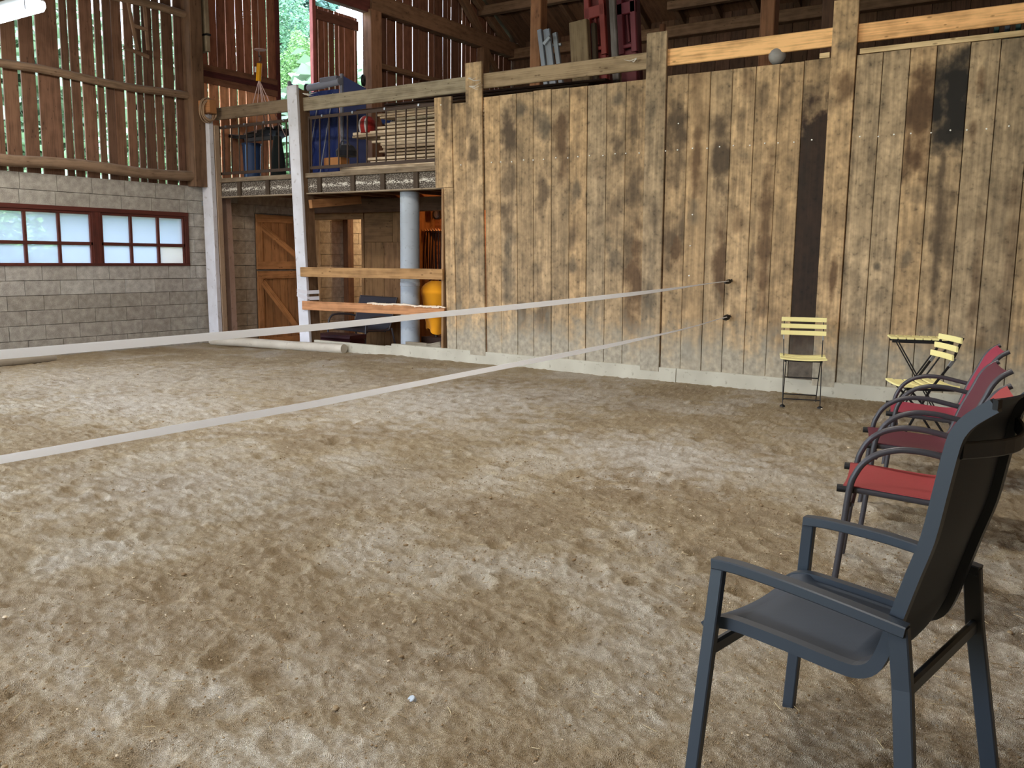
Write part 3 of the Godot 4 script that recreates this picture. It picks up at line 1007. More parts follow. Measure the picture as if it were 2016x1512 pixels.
# ------------------------------------------------------------------ loft, roof, remaining shell
func make_shell() -> void:
	var dark := lin(Color(0.40, 0.31, 0.24))
	var st := mb()
	# roof: sheathing boards, rafters, purlins
	var roof := struct("ceiling", "dark timber roof underside with rafters and purlins over the loft")
	rng.seed = 1100
	var x := -1.6
	while x < 14.2:
		var wd := rng.randf_range(0.22, 0.30)
		st = mb()
		var c := lin(Color(0.40, 0.29, 0.21)) * rng.randf_range(0.75, 1.15)
		sweep(st, [Vector3(x + wd / 2, roof_y(-9.6) + 0.02, -9.6), Vector3(x + wd / 2, roof_y(4.0) + 0.02, 4.0)], rect_prof(wd - 0.003, 0.03, 0.0), Vector3.UP, c, false, true, ruv())
		obj("board", st, M.wood, roof)
		x += wd
	st = mb()
	sweep(st, [Vector3(6.3, roof_y(4.0) + 0.02, 4.0), Vector3(6.3, roof_y(14.0) + 0.02, 14.0)], rect_prof(15.8, 0.04, 0.0), Vector3.UP, lin(Color(0.45, 0.34, 0.25)))
	obj("far_slope", st, M.wood, roof)
	x = -0.45
	while x < 13.6:
		st = mb()
		beam(st, Vector3(x, roof_y(-9.5) - 0.07, -9.5), Vector3(x, roof_y(4.0) - 0.07, 4.0), 0.10, 0.15, dark)
		obj("rafter", st, M.wood, roof)
		x += 0.78
	for p in [[-7.2, 0.12, -0.75], [-4.0, 0.2, -0.75], [-0.4, 0.2, -0.75], [3.6, 0.2, -0.75], [-7.85, 0.10, 3.4]]:
		st = mb()
		box(st, Vector3(p[2], roof_y(p[0]) - 0.15 - p[1] * 1.6, p[0] - 0.08), Vector3(13.6, roof_y(p[0]) - 0.15, p[0] + 0.08), lin(Color(0.50, 0.41, 0.33)), 0.01)
		obj("purlin", st, M.wood, roof)
	# back wall of the loft
	var back := struct("wall_back", "dark boarded wall at the rear of the loft under the eaves")
	x = -1.0
	while x < 13.6:
		st = mb()
		box(st, Vector3(x + 0.004, 2.45, -8.50), Vector3(x + 0.30, 6.3, -8.47), lin(Color(0.40, 0.30, 0.23)) * rng.randf_range(0.7, 1.1), 0.003)
		obj("plank", st, M.wood, back)
		x += 0.304
	st = mb()
	box(st, Vector3(-1.0, -0.5, -8.75), Vector3(13.8, 6.45, -8.52), lin(Color(0.35, 0.28, 0.22)), 0.0)
	obj("core", st, M.stone, back)
	st = mb()
	box(st, Vector3(-0.75, 5.80, -8.47), Vector3(13.6, 6.02, -8.27), lin(Color(0.52, 0.42, 0.33)), 0.01)
	obj("wall_plate", st, M.wood, back)
	for q in [["wall_front", Vector3(9.0, -0.5, 13.3), Vector3(13.8, 9.0, 13.5), "end wall of the arena behind the viewpoint"], ["wall_added_gateway", Vector3(-1.0, 3.5, 13.3), Vector3(9.0, 9.0, 13.5), "wall over the unseen gateway added at the near end for daylight"], ["wall_side", Vector3(13.56, -0.5, -8.5), Vector3(13.8, 13.0, 13.5), "boarded end wall beyond the row of garden chairs"]]:  # gateway behind the camera is added to let in fill daylight
		st = mb()
		box(st, q[1], q[2], lin(Color(0.55, 0.45, 0.35)), 0.0)
		tag(obj(q[0], st, M.wood), q[3], "", "", "structure")
	# loft floor: boards on joists behind the edge beam
	var lf := struct("floor_loft", "boarded loft floor on rough joists")
	st = mb()
	box(st, Vector3(LX, 2.405, -8.45), Vector3(13.56, 2.47, -0.15), lin(Color(0.47, 0.36, 0.27)), 0.0)
	obj("boards", st, M.wood, lf)
	x = -0.3
	while x < 4.4:
		st = mb()
		box(st, Vector3(x, 2.27, -8.3), Vector3(x + 0.09, 2.405, -0.16), lin(Color(0.45, 0.33, 0.24)), 0.006)
		obj("joist", st, M.wood, lf)
		x += 0.55
	st = mb()
	box(st, Vector3(LX, 2.05, -2.10), Vector3(4.2, 2.27, -1.92), lin(Color(0.40, 0.31, 0.23)), 0.01)
	obj("cross_beam", st, M.wood, lf)
	# edge beam
	var eb := struct("trim_2", "rough loft edge beam caked with dirt and white droppings")
	st = mb()
	box(st, Vector3(-0.62, 2.435, -0.17), Vector3(4.03, 2.50, -0.03), lin(Color(0.52, 0.47, 0.40)), 0.006)
	obj("top_plank", st, M.wood, eb)
	st = mb()
	var W := 1024
	var H := 96
	var b1 := gray(61, 0.03, W, H, 5)
	var b2 := gray(62, 0.12, W, H, 3)
	var o := PackedByteArray()
	o.resize(W * H * 3)
	for i in W * H:
		var v := (i / W) / float(H)
		var line := exp(-pow((v - 0.52 + (b1[i] - 128) * 0.0006) / 0.10, 2.0))
		var f := clampf((b2[i] - 118) / 60.0, 0.0, 1.0) * 0.5 + line * clampf((b1[i] + b2[i] - 215) / 40.0, 0.0, 1.0)
		var c := Color(0.27, 0.235, 0.20).lerp(Color(0.80, 0.78, 0.73), clampf(f, 0, 1))
		o[i * 3] = int(c.r * 255)
		o[i * 3 + 1] = int(c.g * 255)
		o[i * 3 + 2] = int(c.b * 255)
	var wm := mat(Color.WHITE, 0.85)
	wm.albedo_texture = tex(W, H, o)
	quad(st, Vector3(-0.62, 2.22, -0.075), Vector3(4.03, 2.22, -0.075), Vector3(4.03, 2.436, -0.075), Vector3(-0.62, 2.436, -0.075), Vector3.BACK, Vector2(0, 1), Vector2(1, 1), Vector2(1, 0), Vector2(0, 0), Color.WHITE)
	quad(st, Vector3(-0.62, 2.22, -0.13), Vector3(4.03, 2.22, -0.13), Vector3(4.03, 2.436, -0.13), Vector3(-0.62, 2.436, -0.13), Vector3.FORWARD, Vector2(0, 1), Vector2(1, 1), Vector2(1, 0), Vector2(0, 0), Color.WHITE)
	obj("web", st, wm, eb)
	st = mb()
	box(st, Vector3(-0.62, 2.203, -0.17), Vector3(4.03, 2.222, -0.035), lin(Color(0.60, 0.55, 0.48)), 0.003)
	obj("bottom_lip", st, M.wood, eb)
	for sx in [-0.03, 0.62, 1.72, 2.38, 2.94, 3.53]:
		st = mb()
		box(st, Vector3(sx - 0.035, 2.222, -0.076), Vector3(sx + 0.045, 2.435, -0.045), lin(Color(0.28, 0.235, 0.19)), 0.004)
		obj("stiffener", st, M.wood, eb)
	# inner wall of the passage
	var iw := struct("wall_stable", "brown panelled inner wall with an open doorway under the loft")
	var ply := lin(Color(0.56, 0.44, 0.31))
	for b in [["header", Vector3(LX, 1.95, -2.24), Vector3(0.56, 2.08, -2.15), ply * 0.85], ["jamb", Vector3(-0.70, LOW, -2.26), Vector3(-0.61, 1.95, -2.15), lin(Color(0.70, 0.62, 0.52))], ["jamb", Vector3(0.50, LOW, -2.26), Vector3(0.56, 1.95, -2.16), ply], ["panel", Vector3(0.56, LOW, -2.22), Vector3(1.0, 1.56, -2.18), ply], ["panel", Vector3(1.004, LOW, -2.22), Vector3(1.40, 1.56, -2.182), ply * 1.06], ["panel", Vector3(0.56, 1.565, -2.22), Vector3(1.20, 2.08, -2.178), ply * 0.85], ["panel", Vector3(1.204, 1.565, -2.22), Vector3(1.40, 2.08, -2.18), ply * 1.0], ["panel", Vector3(1.404, LOW, -2.22), Vector3(1.60, 2.08, -2.184), ply * 0.95], ["jamb", Vector3(1.66, LOW, -2.26), Vector3(1.73, 2.08, -2.14), lin(Color(0.42, 0.26, 0.17))], ["panel", Vector3(1.60, LOW, -2.24), Vector3(1.66, 2.08, -2.19), ply]]:
		st = mb()
		box(st, b[1], b[2], b[3], 0.004)
		obj(b[0], st, M.wood, iw)
	st = mb()
	box(st, Vector3(1.40, LOW, -3.10), Vector3(13.0, 2.27, -3.04), lin(Color(0.66, 0.47, 0.31)), 0.0)
	obj("rear_panel", st, M.wood, iw)
	st = mb()
	box(st, Vector3(1.36, LOW, -3.06), Vector3(1.40, 2.27, -2.22), ply, 0.0)
	obj("side_panel", st, M.wood, iw)
	st = mb()
	box(st, Vector3(0.56, LOW, -3.9), Vector3(0.60, 2.27, -2.22), ply, 0.0)
	obj("side_panel", st, M.wood, iw)
	# post and screen inside the doorway
	st = mb()
	box(st, Vector3(-0.745, LOW, -3.12), Vector3(-0.62, 2.27, -2.96), lin(Color(0.40, 0.26, 0.18)), 0.01)
	tag(obj("timber_post", st, M.wood), "dark brown timber post seen through the doorway under the loft", "post")

func make_posts_and_rails() -> void:
	var white := lin(Color(0.86, 0.87, 0.90))
	var st := mb()
	var t := thing("timber_post", "whitewashed plank post at the corner of the block wall", "post")
	beam(st, Vector3(-0.53, -0.25, 0.075), Vector3(-0.605, 3.55, 0.075), 0.235, 0.08, white, Vector3.BACK)
	obj("front_plank", st, M.mottled, t)
	st = mb()
	beam(st, Vector3(-0.47, -0.25, -0.02), Vector3(-0.53, 3.30, -0.02), 0.12, 0.09, lin(Color(0.66, 0.57, 0.48)), Vector3.BACK)
	obj("rear_plank", st, M.mottled, t)
	st = mb()
	beam(st, Vector3(-0.53, -0.25, -0.26), Vector3(-0.60, 2.2, -0.26), 0.11, 0.10, lin(Color(0.68, 0.58, 0.53)), Vector3.BACK)
	tag(obj("prop_post", st, M.mottled), "thin pinkish prop under the loft beam beside the corner post", "post")
	t = thing("timber_post", "leaning white painted post before the stable door", "post")
	st = mb()
	beam(st, Vector3(1.495, -0.25, 0.03), Vector3(1.31, 3.72, 0.03), 0.205, 0.05, white, Vector3.BACK)
	obj("white_face", st, M.mottled, t)
	st = mb()
	beam(st, Vector3(1.49, -0.25, -0.09), Vector3(1.325, 3.66, -0.09), 0.19, 0.185, lin(Color(0.46, 0.37, 0.28)), Vector3.BACK)
	obj("core", st, M.wood, t)
	# plastic film wound round the post
	st = mb()
	for k in 2:
		var y := 0.735 + k * 0.075
		var pts := []
		for a in [[1.345, 0.058], [1.553, 0.058], [1.548, -0.184], [1.35, -0.184]]:
			pts.append(Vector3(a[0], y + (a[0] - 1.45) * [-0.25, -0.1, 0.1][k], a[1]))
		pts.append(pts[0])
		bar(st, pts, 0.005, 0.052, Vector3.UP, lin(Color(0.78, 0.77, 0.79)), 0.0)
	tag(obj("plastic_wrap", st, M.paint), "grey plastic film wound round the leaning post", "plastic film")
	# rails of the gap below the loft
	var old := lin(Color(0.62, 0.53, 0.41))
	st = mb()
	beam(st, Vector3(1.46, 1.092, 0.075), Vector3(4.06, 1.112, 0.02), 0.035, 0.138, lin(Color(0.68, 0.54, 0.37)))
	tag(obj("fence_rail", st, M.wood), "upper tan board rail between leaning post and plank wall", "rail")
	t = thing("fence_rail", "lower splintered orange board rail between leaning post and plank wall", "rail")
	st = mb()
	beam(st, Vector3(1.485, 0.61, 0.075), Vector3(4.09, 0.632, 0.02), 0.035, 0.128, lin(Color(0.76, 0.56, 0.40)))
	obj("board", st, M.wood, t)
	st = mb()
	rng.seed = 1300
	for k in 26:
		var x := 2.75 + k * 0.05
		beam(st, Vector3(x, 0.692 + rng.randf_range(-0.012, 0.006) - 0.01 * sin(k * 0.4), 0.05 - (x - 1.5) * 0.0), Vector3(x + 0.12, 0.694 + rng.randf_range(-0.012, 0.006), 0.045), 0.03, 0.014, lin(Color(0.90, 0.83, 0.74)), Vector3.UP, 0.0)
	obj("splintered_edge", st, M.paint, t)
	# hand rail boards along the top
	var seg := [[-0.54, 1.22, 3.390, 3.570, -0.055, Color(0.50, 0.44, 0.36), "brownish grey top rail board between the two white posts"],
		[1.42, 4.42, 3.372, 3.560, -0.06, Color(0.585, 0.55, 0.48), "long grey top rail board above the metal railing"],
		[4.40, 6.95, 3.388, 3.565, -0.045, Color(0.60, 0.535, 0.435), "weathered top rail board with cobwebs above the stained planks"],
		[6.92, 8.92, 3.395, 3.570, -0.045, Color(0.98, 0.80, 0.57), "fresh yellow top rail board with few knots"],
		[8.93, 13.5, 3.402, 3.572, -0.045, Color(0.98, 0.785, 0.56), "fresh yellow top rail board with dark knots above the pale batten"]]
	for s in seg:
		st = mb()
		beam(st, Vector3(s[0], (s[2] + s[3]) / 2, s[4] - 0.02), Vector3(s[1], (s[2] + s[3]) / 2, s[4] - 0.02), 0.045, s[3] - s[2], lin(s[5]), Vector3.UP, 0.008)
		tag(obj("guard_rail", st, M.wood), s[6], "rail", "top rail boards")
	# pale cobweb and fluff at the rail ends
	st = mb()
	for k in 16:
		var b := Vector3([4.44, 4.46, 6.74, 1.5][k % 4], [3.52, 3.42, 3.5, 3.6][k % 4], 0.01)
		var e := b + Vector3(rng.randf_range(0.05, 0.28) * (-1.0 if k % 4 == 2 else 1.0), rng.randf_range(-0.05, 0.04), rng.randf_range(-0.02, 0.01))
		tube(st, [b, (b + e) / 2 + Vector3(0, -0.02, 0), e], 0.006, lin(Color(0.78, 0.76, 0.72)), 5, [1.0, 0.7, 0.15])
	tag(obj("cobwebs", st, M.cloth), "pale cobweb shreds clinging to the ends of the top rails", "cobweb", "", "stuff")
	# metal railing at the loft edge
	for q in 2:
		t = thing("metal_railing", ["rusty bar railing between the two white posts on the loft", "rusty bar railing before the blue folded tables on the loft"][q], "railing")
		var xa: float = [-0.56, 1.48][q]
		var xb: float = [1.20, 3.86][q]
		for y in [3.275, 2.578]:
			st = mb()
			beam(st, Vector3(xa, y, -0.10), Vector3(xb, y, -0.10), 0.014, 0.045, Color.WHITE, Vector3.UP, 0.003)
			obj("top_bar" if y > 3 else "bottom_bar", st, M.rust, t)
		var xs: Array = [[-0.589, -0.409, -0.222, -0.039, 0.134, 0.32, 0.495, 0.676, 0.854, 1.022], [1.543, 1.715, 1.903, 2.092, 2.261, 2.452, 2.627, 2.806, 2.98, 3.154, 3.331, 3.509, 3.683]][q]
		for x in xs:
			st = mb()
			tube(st, [Vector3(x - 0.012, 2.58, -0.10), Vector3(x, 3.27, -0.10)], 0.0115, Color.WHITE, 8)
			obj("baluster", st, M.rust, t)
		for k in 4:
			st = mb()
			var x := xa + (xb - xa) * (k + 0.5) / 4
			box(st, Vector3(x - 0.012, 3.27, -0.118), Vector3(x + 0.012, 3.30, -0.075), Color.WHITE, 0.002)
			obj("clip", st, M.zinc, t)
		for x in [xa + 0.02, xb - 0.02]:
			st = mb()
			beam(st, Vector3(x, 2.50, -0.10), Vector3(x, 3.275, -0.10), 0.02, 0.04, Color.WHITE, Vector3.BACK, 0.003)
			obj("upright", st, M.rust, t)
	# column
	t = thing("column", "round mottled grey column under the loft beam", "column", Vector3(3.19, 0, -0.33))
	st = mb()
	lathe(st, Vector3.ZERO, [Vector2(0.132, LOW), Vector2(0.132, 2.203), Vector2(0.0, 2.203)], 28, lin(Color(0.69, 0.73, 0.77)))
	obj("shaft", st, M.mottled, t)
	st = mb()
	lathe(st, Vector3.ZERO, [Vector2(0.132, 0.93), Vector2(0.137, 0.935), Vector2(0.137, 0.98), Vector2(0.132, 0.985)], 28, lin(Color(0.74, 0.77, 0.80)))
	obj("collar", st, M.mottled, t)
	# stub brace on the leaning post
	st = mb()
	beam(st, Vector3(1.60, 2.06, 0.0), Vector3(1.70, 2.17, -0.9), 0.07, 0.12, lin(Color(0.62, 0.45, 0.29)))
	tag(obj("timber_stub", st, M.wood), "short sawn timber stub beside the leaning post under the loft", "timber")
	# loft posts that carry the roof
	var lp := [[4.45, -1.55, 0.17, Color(0.62, 0.45, 0.32), "reddish brown roof post behind the silver ladder end"], [7.65, -1.55, 0.17, Color(0.55, 0.39, 0.28), "brown roof post behind the grey ball"], [8.33, -1.6, 0.15, Color(0.36, 0.26, 0.20), "dark roof post behind the tallest plank"]]
	for p in lp:
		st = mb()
		beam(st, Vector3(p[0], 2.47, p[1]), Vector3(p[0] - 0.01, roof_y(p[1]) - 0.1, p[1]), p[2], p[2], lin(p[3]), Vector3.BACK, 0.01)
		tag(obj("roof_post", st, M.wood), p[4], "post")
	# beam end with rope coil at the corner post
	st = mb()
	beam(st, Vector3(LX + 0.19, 3.55, 0.17), Vector3(LX + 0.42, 3.55, 0.14), 0.14, 0.19, lin(Color(0.72, 0.52, 0.35)))
	tag(obj("beam_end", st, M.wood), "short sawn beam end on the corner post carrying the rope", "beam")
	st = mb()
	rng.seed = 1410
	for k in 7:
		var c := Vector3(LX + 0.27 + k * 0.016, 3.52, 0.16 + 0.012 * sin(k * 2.0))
		var pts := []
		for i in 18:
			var a := TAU * i / 18
			pts.append(c + Vector3(0.012 * sin(a * 2 + k), sin(a) * (0.13 + 0.02 * sin(k * 1.9)) + (-0.05 if sin(a) < 0 else 0.01), cos(a) * 0.115))
		sweep(st, pts, circ_prof(0.009, 6), Vector3.RIGHT, lin(Color(0.60, 0.50, 0.40)), true, false, Vector2.ZERO, [], true)
	tag(obj("rope_coil", st, M.cloth), "coil of old brown rope hung over the beam end", "rope")
	# hanging grey board with strap at the corner
	t = thing("hanging_board", "grey timber board hanging in front of the corner post", "board")
	st = mb()
	beam(st, Vector3(-0.66, 4.40, 0.02), Vector3(-0.70, 6.4, 0.02), 0.23, 0.07, lin(Color(0.60, 0.56, 0.48)), Vector3.BACK)
	obj("board", st, M.wood, t)
	st = mb()
	box(st, Vector3(-0.82, 4.63, -0.02), Vector3(-0.53, 4.66, 0.062), Color.WHITE, 0.003)
	tag(obj("strap", st, M.black, t), "black strap round the board")
	# broken ladder frame on the left wall
	t = thing("rung_ladder", "broken rickety wooden frame hanging on the side wall boards", "ladder")
	for b in [[Vector3(LX + 0.07, 4.88, 1.26), Vector3(LX + 0.07, 4.22, 1.14)], [Vector3(LX + 0.07, 4.86, 1.0), Vector3(LX + 0.07, 4.25, 0.97)], [Vector3(LX + 0.08, 4.22, 1.36), Vector3(LX + 0.08, 4.16, 0.97)], [Vector3(LX + 0.08, 4.55, 1.18), Vector3(LX + 0.08, 4.53, 0.98)]]:
		st = mb()
		beam(st, b[0], b[1], 0.03, 0.05, lin(Color(0.56, 0.46, 0.38)))
		obj("stile" if b[0].y > 4.8 else "rung", st, M.wood, t)
	# logs lying in the sand
	st = mb()
	tube(st, spline([Vector3(-0.45, -0.02, 0.22), Vector3(0.4, 0.0, 0.17), Vector3(1.4, 0.012, 0.13), Vector3(2.32, 0.03, 0.09)], 5), 0.068, lin(Color(0.80, 0.77, 0.71)), 12)
	tag(obj("log_pole", st, M.mottled), "pale round pole lying at the foot of the leaning post", "pole")
	st = mb()
	tube(st, [Vector3(-0.24, -0.03, 2.86), Vector3(-0.20, -0.03, 4.2), Vector3(-0.16, -0.03, 5.6)], 0.075, lin(Color(0.66, 0.62, 0.55)), 12)
	tag(obj("log_pole", st, M.mottled), "pale round pole lying along the block wall below the window", "pole")
	# white wrapped box at the wall corner bracket
	st = mb()
	box(st, Vector3(-0.90, 2.08, 0.02), Vector3(-0.66, 2.15, 0.10), Color.WHITE, 0.004)
	tag(obj("bracket", st, M.zinc), "grey metal bracket between block wall and corner post", "bracket")

# ------------------------------------------------------------------ things stored in the loft
func make_loft_things() -> void:
	var st: SurfaceTool
	var t: Node3D
	var blue := lin(Color(0.10, 0.17, 0.42))
	# blue folded tables
	t = thing("folded_table", "blue folded tables with a grey roller bar on top behind the metal railing", "folding table")
	rng.seed = 1500
	var n1 := noise(88, 2.4, 3)
	var g := []
	for i in 14:
		var row := []
		for j in 18:
			var x := lerpf(0.36, 1.12, j / 17.0)
			var y := lerpf(2.60, 3.86, i / 13.0)
			row.append(Vector3(x + (3.9 - y) * -0.02, y, -1.1 + n1.get_noise_2d(x * 3, y * 2) * 0.05 + (y - 2.6) * 0.04))
		g.append(row)
	st = mb()
	sheet(st, g, 0.02, blue)
	tag(obj("blue_cover", st, M.paint, t), "wrinkled blue cover")
	for b in [[0.0, 0.32, 4.06, 3.86], [1.17, 1.46, 4.06, 3.88]]:
		st = mb()
		var P := [Vector3(b[0], 2.52, -1.12), Vector3(b[1], 2.52, -1.3), Vector3(b[1], b[3], -1.3), Vector3(b[0], b[2], -1.12)]
		var nn: Vector3 = (P[1] - P[0]).cross(P[3] - P[0]).normalized()
		if nn.z < 0: nn = -nn
		for s in [0.0, -0.025]:
			quad(st, P[0] + nn * s, P[1] + nn * s, P[2] + nn * s, P[3] + nn * s, nn if s == 0.0 else -nn, Vector2.ZERO, Vector2.RIGHT, Vector2.ONE, Vector2.DOWN, blue * 0.8)
		for k in 4:
			var a: Vector3 = P[k]
			var c: Vector3 = P[(k + 1) % 4]
			var e: Vector3 = (a + c) / 2 - (P[0] + P[2]) / 2
			e = (e - nn * e.dot(nn)).normalized()
			quad(st, a, c, c - nn * 0.025, a - nn * 0.025, e, Vector2.ZERO, Vector2.RIGHT, Vector2.ONE, Vector2.DOWN, blue * 0.8)
		obj("table_half", st, M.paint, t)
		st = mb()
		box(st, Vector3(b[0] - 0.05, 2.52, -1.13), Vector3(b[0] + 0.0, b[2] + 0.03, -1.085), lin(Color(0.55, 0.57, 0.62)), 0.004)
		obj("edge_post", st, M.paint, t)
	st = mb()
	tube(st, [Vector3(0.48, 3.93, -1.05), Vector3(1.17, 3.97, -1.05)], 0.055, lin(Color(0.60, 0.62, 0.68)), 14)
	obj("roller_bar", st, M.paint, t)
	st = mb()
	box(st, Vector3(0.78, 3.97, -1.09), Vector3(1.14, 4.05, -1.0), lin(Color(0.50, 0.51, 0.56)), 0.008)
	obj("bracket", st, M.paint, t)
	for wx in [Vector3(0.42, 3.92, -1.06), Vector3(1.56, 3.96, -1.15)]:
		var wh := obj("wheel", _wheel(0.085, 0.05), M.black, t)
		wh.position = wx
		wh.rotation = Vector3(0.2, 0.6, PI / 2)
	for x in [0.62, 0.92]:
		st = mb()
		beam(st, Vector3(x + 0.12, 3.8, -1.02), Vector3(x - 0.18, 2.55, -1.0), 0.018, 0.018, lin(Color(0.58, 0.60, 0.65)), Vector3.BACK)
		obj("frame_tube", st, M.paint, t)
	st = mb()
	beam(st, Vector3(0.27, 2.52, -1.05), Vector3(0.30, 3.35, -1.05), 0.10, 0.03, lin(Color(0.72, 0.62, 0.68)), Vector3.BACK)
	tag(obj("side_panel", st, M.paint, t), "narrow pinkish grey end panel")
	# stacked boards
	rng.seed = 1600
	var y := 2.515
	var layer := 0
	while y < 3.36:
		var th := rng.randf_range(0.026, 0.04)
		for d in 2:
			var xa := rng.randf_range(2.25, 2.55)
			if y < 2.72: xa = rng.randf_range(1.55, 1.75) if d == 0 and layer < 3 else rng.randf_range(2.0, 2.3)
			elif y > 3.0 and y < 3.08: xa = rng.randf_range(1.88, 1.95)
			elif y > 3.12: xa = rng.randf_range(2.35, 2.75)
			st = mb()
			var zc := -0.66 - d * 0.215 + rng.randf_range(-0.008, 0.008)
			beam(st, Vector3(xa, y + th / 2, zc), Vector3(xa + rng.randf_range(2.6, 3.0), y + th / 2 + rng.randf_range(-0.004, 0.004), zc - 0.05), 0.19, th, lin(Color(0.90, 0.84, 0.74).lerp(Color(0.58, 0.50, 0.41), rng.randf() * rng.randf())), Vector3.UP, 0.003)
			tag(obj("board", st, M.wood), "pale rough sawn board lying in the stack behind the metal railing", "board", "stacked boards in the loft")
		y += th + rng.randf_range(0.004, 0.02)
		layer += 1
	for k in 3:
		st = mb()
		beam(st, Vector3(2.0 + k * 0.5, 3.40 + k * 0.045, -0.62 - k * 0.05), Vector3(5.6 + k * 0.2, 3.37 + k * 0.045, -0.62 - k * 0.05), 0.16, 0.03, lin(Color(0.45, 0.33, 0.25) * (1.0 - k * 0.1)))
		tag(obj("long_board", st, M.wood), "long dark brown board on top of the pale board stack below the top rail", "board", "long dark boards on the stack")
	# bags and boxes
	t = thing("rucksack", "red bag with pale straps on the board stack behind the railing bars", "bag", Vector3(2.14, 3.17, -0.62))
	st = mb()
	lathe(st, Vector3.ZERO, [Vector2(0.01, -0.09), Vector2(0.10, -0.085), Vector2(0.12, 0.0), Vector2(0.11, 0.09), Vector2(0.07, 0.14), Vector2(0.01, 0.155)], 14, lin(Color(0.58, 0.13, 0.10)))
	obj("body", st, M.cloth, t)
	for s in [-0.05, 0.06]:
		st = mb()
		bar(st, spline([Vector3(s, -0.08, 0.09), Vector3(s, 0.02, 0.115), Vector3(s * 0.9, 0.10, 0.09), Vector3(s * 0.5, 0.155, 0.02)], 4), 0.03, 0.01, Vector3.BACK, lin(Color(0.72, 0.70, 0.70)))
		obj("strap", st, M.cloth, t)
	t = thing("holdall", "small black bag slumped beside the cardboard box in the loft", "bag", Vector3(1.92, 2.80, -0.42))
	st = mb()
	lathe(st, Vector3.ZERO, [Vector2(0.01, -0.06), Vector2(0.15, -0.05), Vector2(0.16, 0.02), Vector2(0.10, 0.10), Vector2(0.01, 0.13)], 14, lin(Color(0.05, 0.06, 0.09)))
	obj("body", st, M.cloth, t)
	st = mb()
	tube(st, spline([Vector3(-0.1, 0.07, 0.03), Vector3(-0.05, 0.16, 0.05), Vector3(0.06, 0.16, 0.05), Vector3(0.1, 0.07, 0.03)], 4), 0.01, lin(Color(0.2, 0.22, 0.28)), 6)
	obj("handle", st, M.cloth, t)
	t = thing("cardboard_box", "low orange brown cardboard box behind the railing", "box", Vector3(1.68, 2.62, -0.45))
	st = mb()
	box(st, Vector3(-0.17, 0, -0.09), Vector3(0.17, 0.12, 0.09), lin(Color(0.70, 0.48, 0.27)), 0.003)
	obj("carton", st, M.paint, t)
	st = mb()
	box(st, Vector3(-0.16, 0.12, -0.005), Vector3(0.16, 0.124, 0.085), lin(Color(0.74, 0.53, 0.32)), 0.001)
	obj("flap", st, M.paint, t)
	t = thing("bundle", "crumpled blue and white bundle on top of the board stack", "bundle", Vector3(2.30, 3.27, -0.9))
	st = mb()
	lathe(st, Vector3.ZERO, [Vector2(0.01, -0.06), Vector2(0.10, -0.04), Vector2(0.12, 0.02), Vector2(0.07, 0.08), Vector2(0.01, 0.10)], 9, lin(Color(0.15, 0.24, 0.48)))
	obj("cloth", st, M.cloth, t)
	st = mb()
	lathe(st, Vector3(0.09, 0.04, 0.05), [Vector2(0.01, -0.04), Vector2(0.04, -0.01), Vector2(0.03, 0.03), Vector2(0.01, 0.05)], 7, lin(Color(0.8, 0.8, 0.82)))
	obj("cloth", st, M.cloth, t)
	t = thing("carton", "tall pinkish grey carton behind the board stack", "box", Vector3(2.52, LOFT - 0.03, -1.25))
	st = mb()
	box(st, Vector3(-0.17, 0, -0.1), Vector3(0.17, 0.93, 0.1), lin(Color(0.55, 0.42, 0.37)), 0.003)
	obj("body", st, M.paint, t)
	st = mb()
	box(st, Vector3(-0.172, 0.93, -0.102), Vector3(0.172, 0.945, 0.102), lin(Color(0.45, 0.33, 0.28)), 0.003)
	obj("lid", st, M.paint, t)
	# bin with a black tray and dark boards on top
	t = thing("bin", "tall blue bin behind the railing below the dark tray", "bin", Vector3(-0.55, LOFT - 0.02, -0.75))
	st = mb()
	lathe(st, Vector3.ZERO, [Vector2(0.0, 0.0), Vector2(0.13, 0.0), Vector2(0.15, 0.60), Vector2(0.16, 0.60), Vector2(0.16, 0.63), Vector2(0.0, 0.63)], 18, lin(Color(0.13, 0.24, 0.40)))
	obj("body", st, M.paint, t)
	st = mb()
	box(st, Vector3(0.02, 0.02, 0.13), Vector3(0.04, 0.6, 0.155), lin(Color(0.45, 0.6, 0.8)), 0.002)
	obj("rib", st, M.paint, t)
	t = thing("tray_stack", "black upturned tray with loose dark boards lying on the blue bin", "tray")
	st = mb()
	g = []
	for i in 8:
		var row := []
		for j in 14:
			var u := j / 13.0
			var v := i / 7.0
			row.append(Vector3(lerpf(-0.74, 0.16, u), 3.17 + 0.06 * pow(absf(u - 0.45) * 2, 3.0) + 0.03 * v + u * 0.02, lerpf(-0.45, -1.0, v)))
		g.append(row)
	sheet(st, g, 0.05, lin(Color(0.05, 0.055, 0.07)))
	obj("tray", st, M.paint, t)
	for k in 3:
		st = mb()
		beam(st, Vector3(-0.42 + k * 0.12, 3.225 + k * 0.03, -0.55 - k * 0.1), Vector3(0.14, 3.26 + k * 0.035, -0.5 - k * 0.12), 0.12, 0.022, lin([Color(0.36, 0.31, 0.28), Color(0.55, 0.50, 0.45), Color(0.12, 0.11, 0.11)][k]))
		obj("board", st, M.wood, t)
	st = mb()
	beam(st, Vector3(-0.35, 3.12, -0.47), Vector3(0.2, 3.13, -0.52), 0.05, 0.06, lin(Color(0.2, 0.2, 0.21)))
	obj("rail", st, M.paint, t)
	t = thing("dark_sack", "upright black sack between the tray and the leaning white post", "sack", Vector3(0.22, LOFT - 0.02, -0.62))
	st = mb()
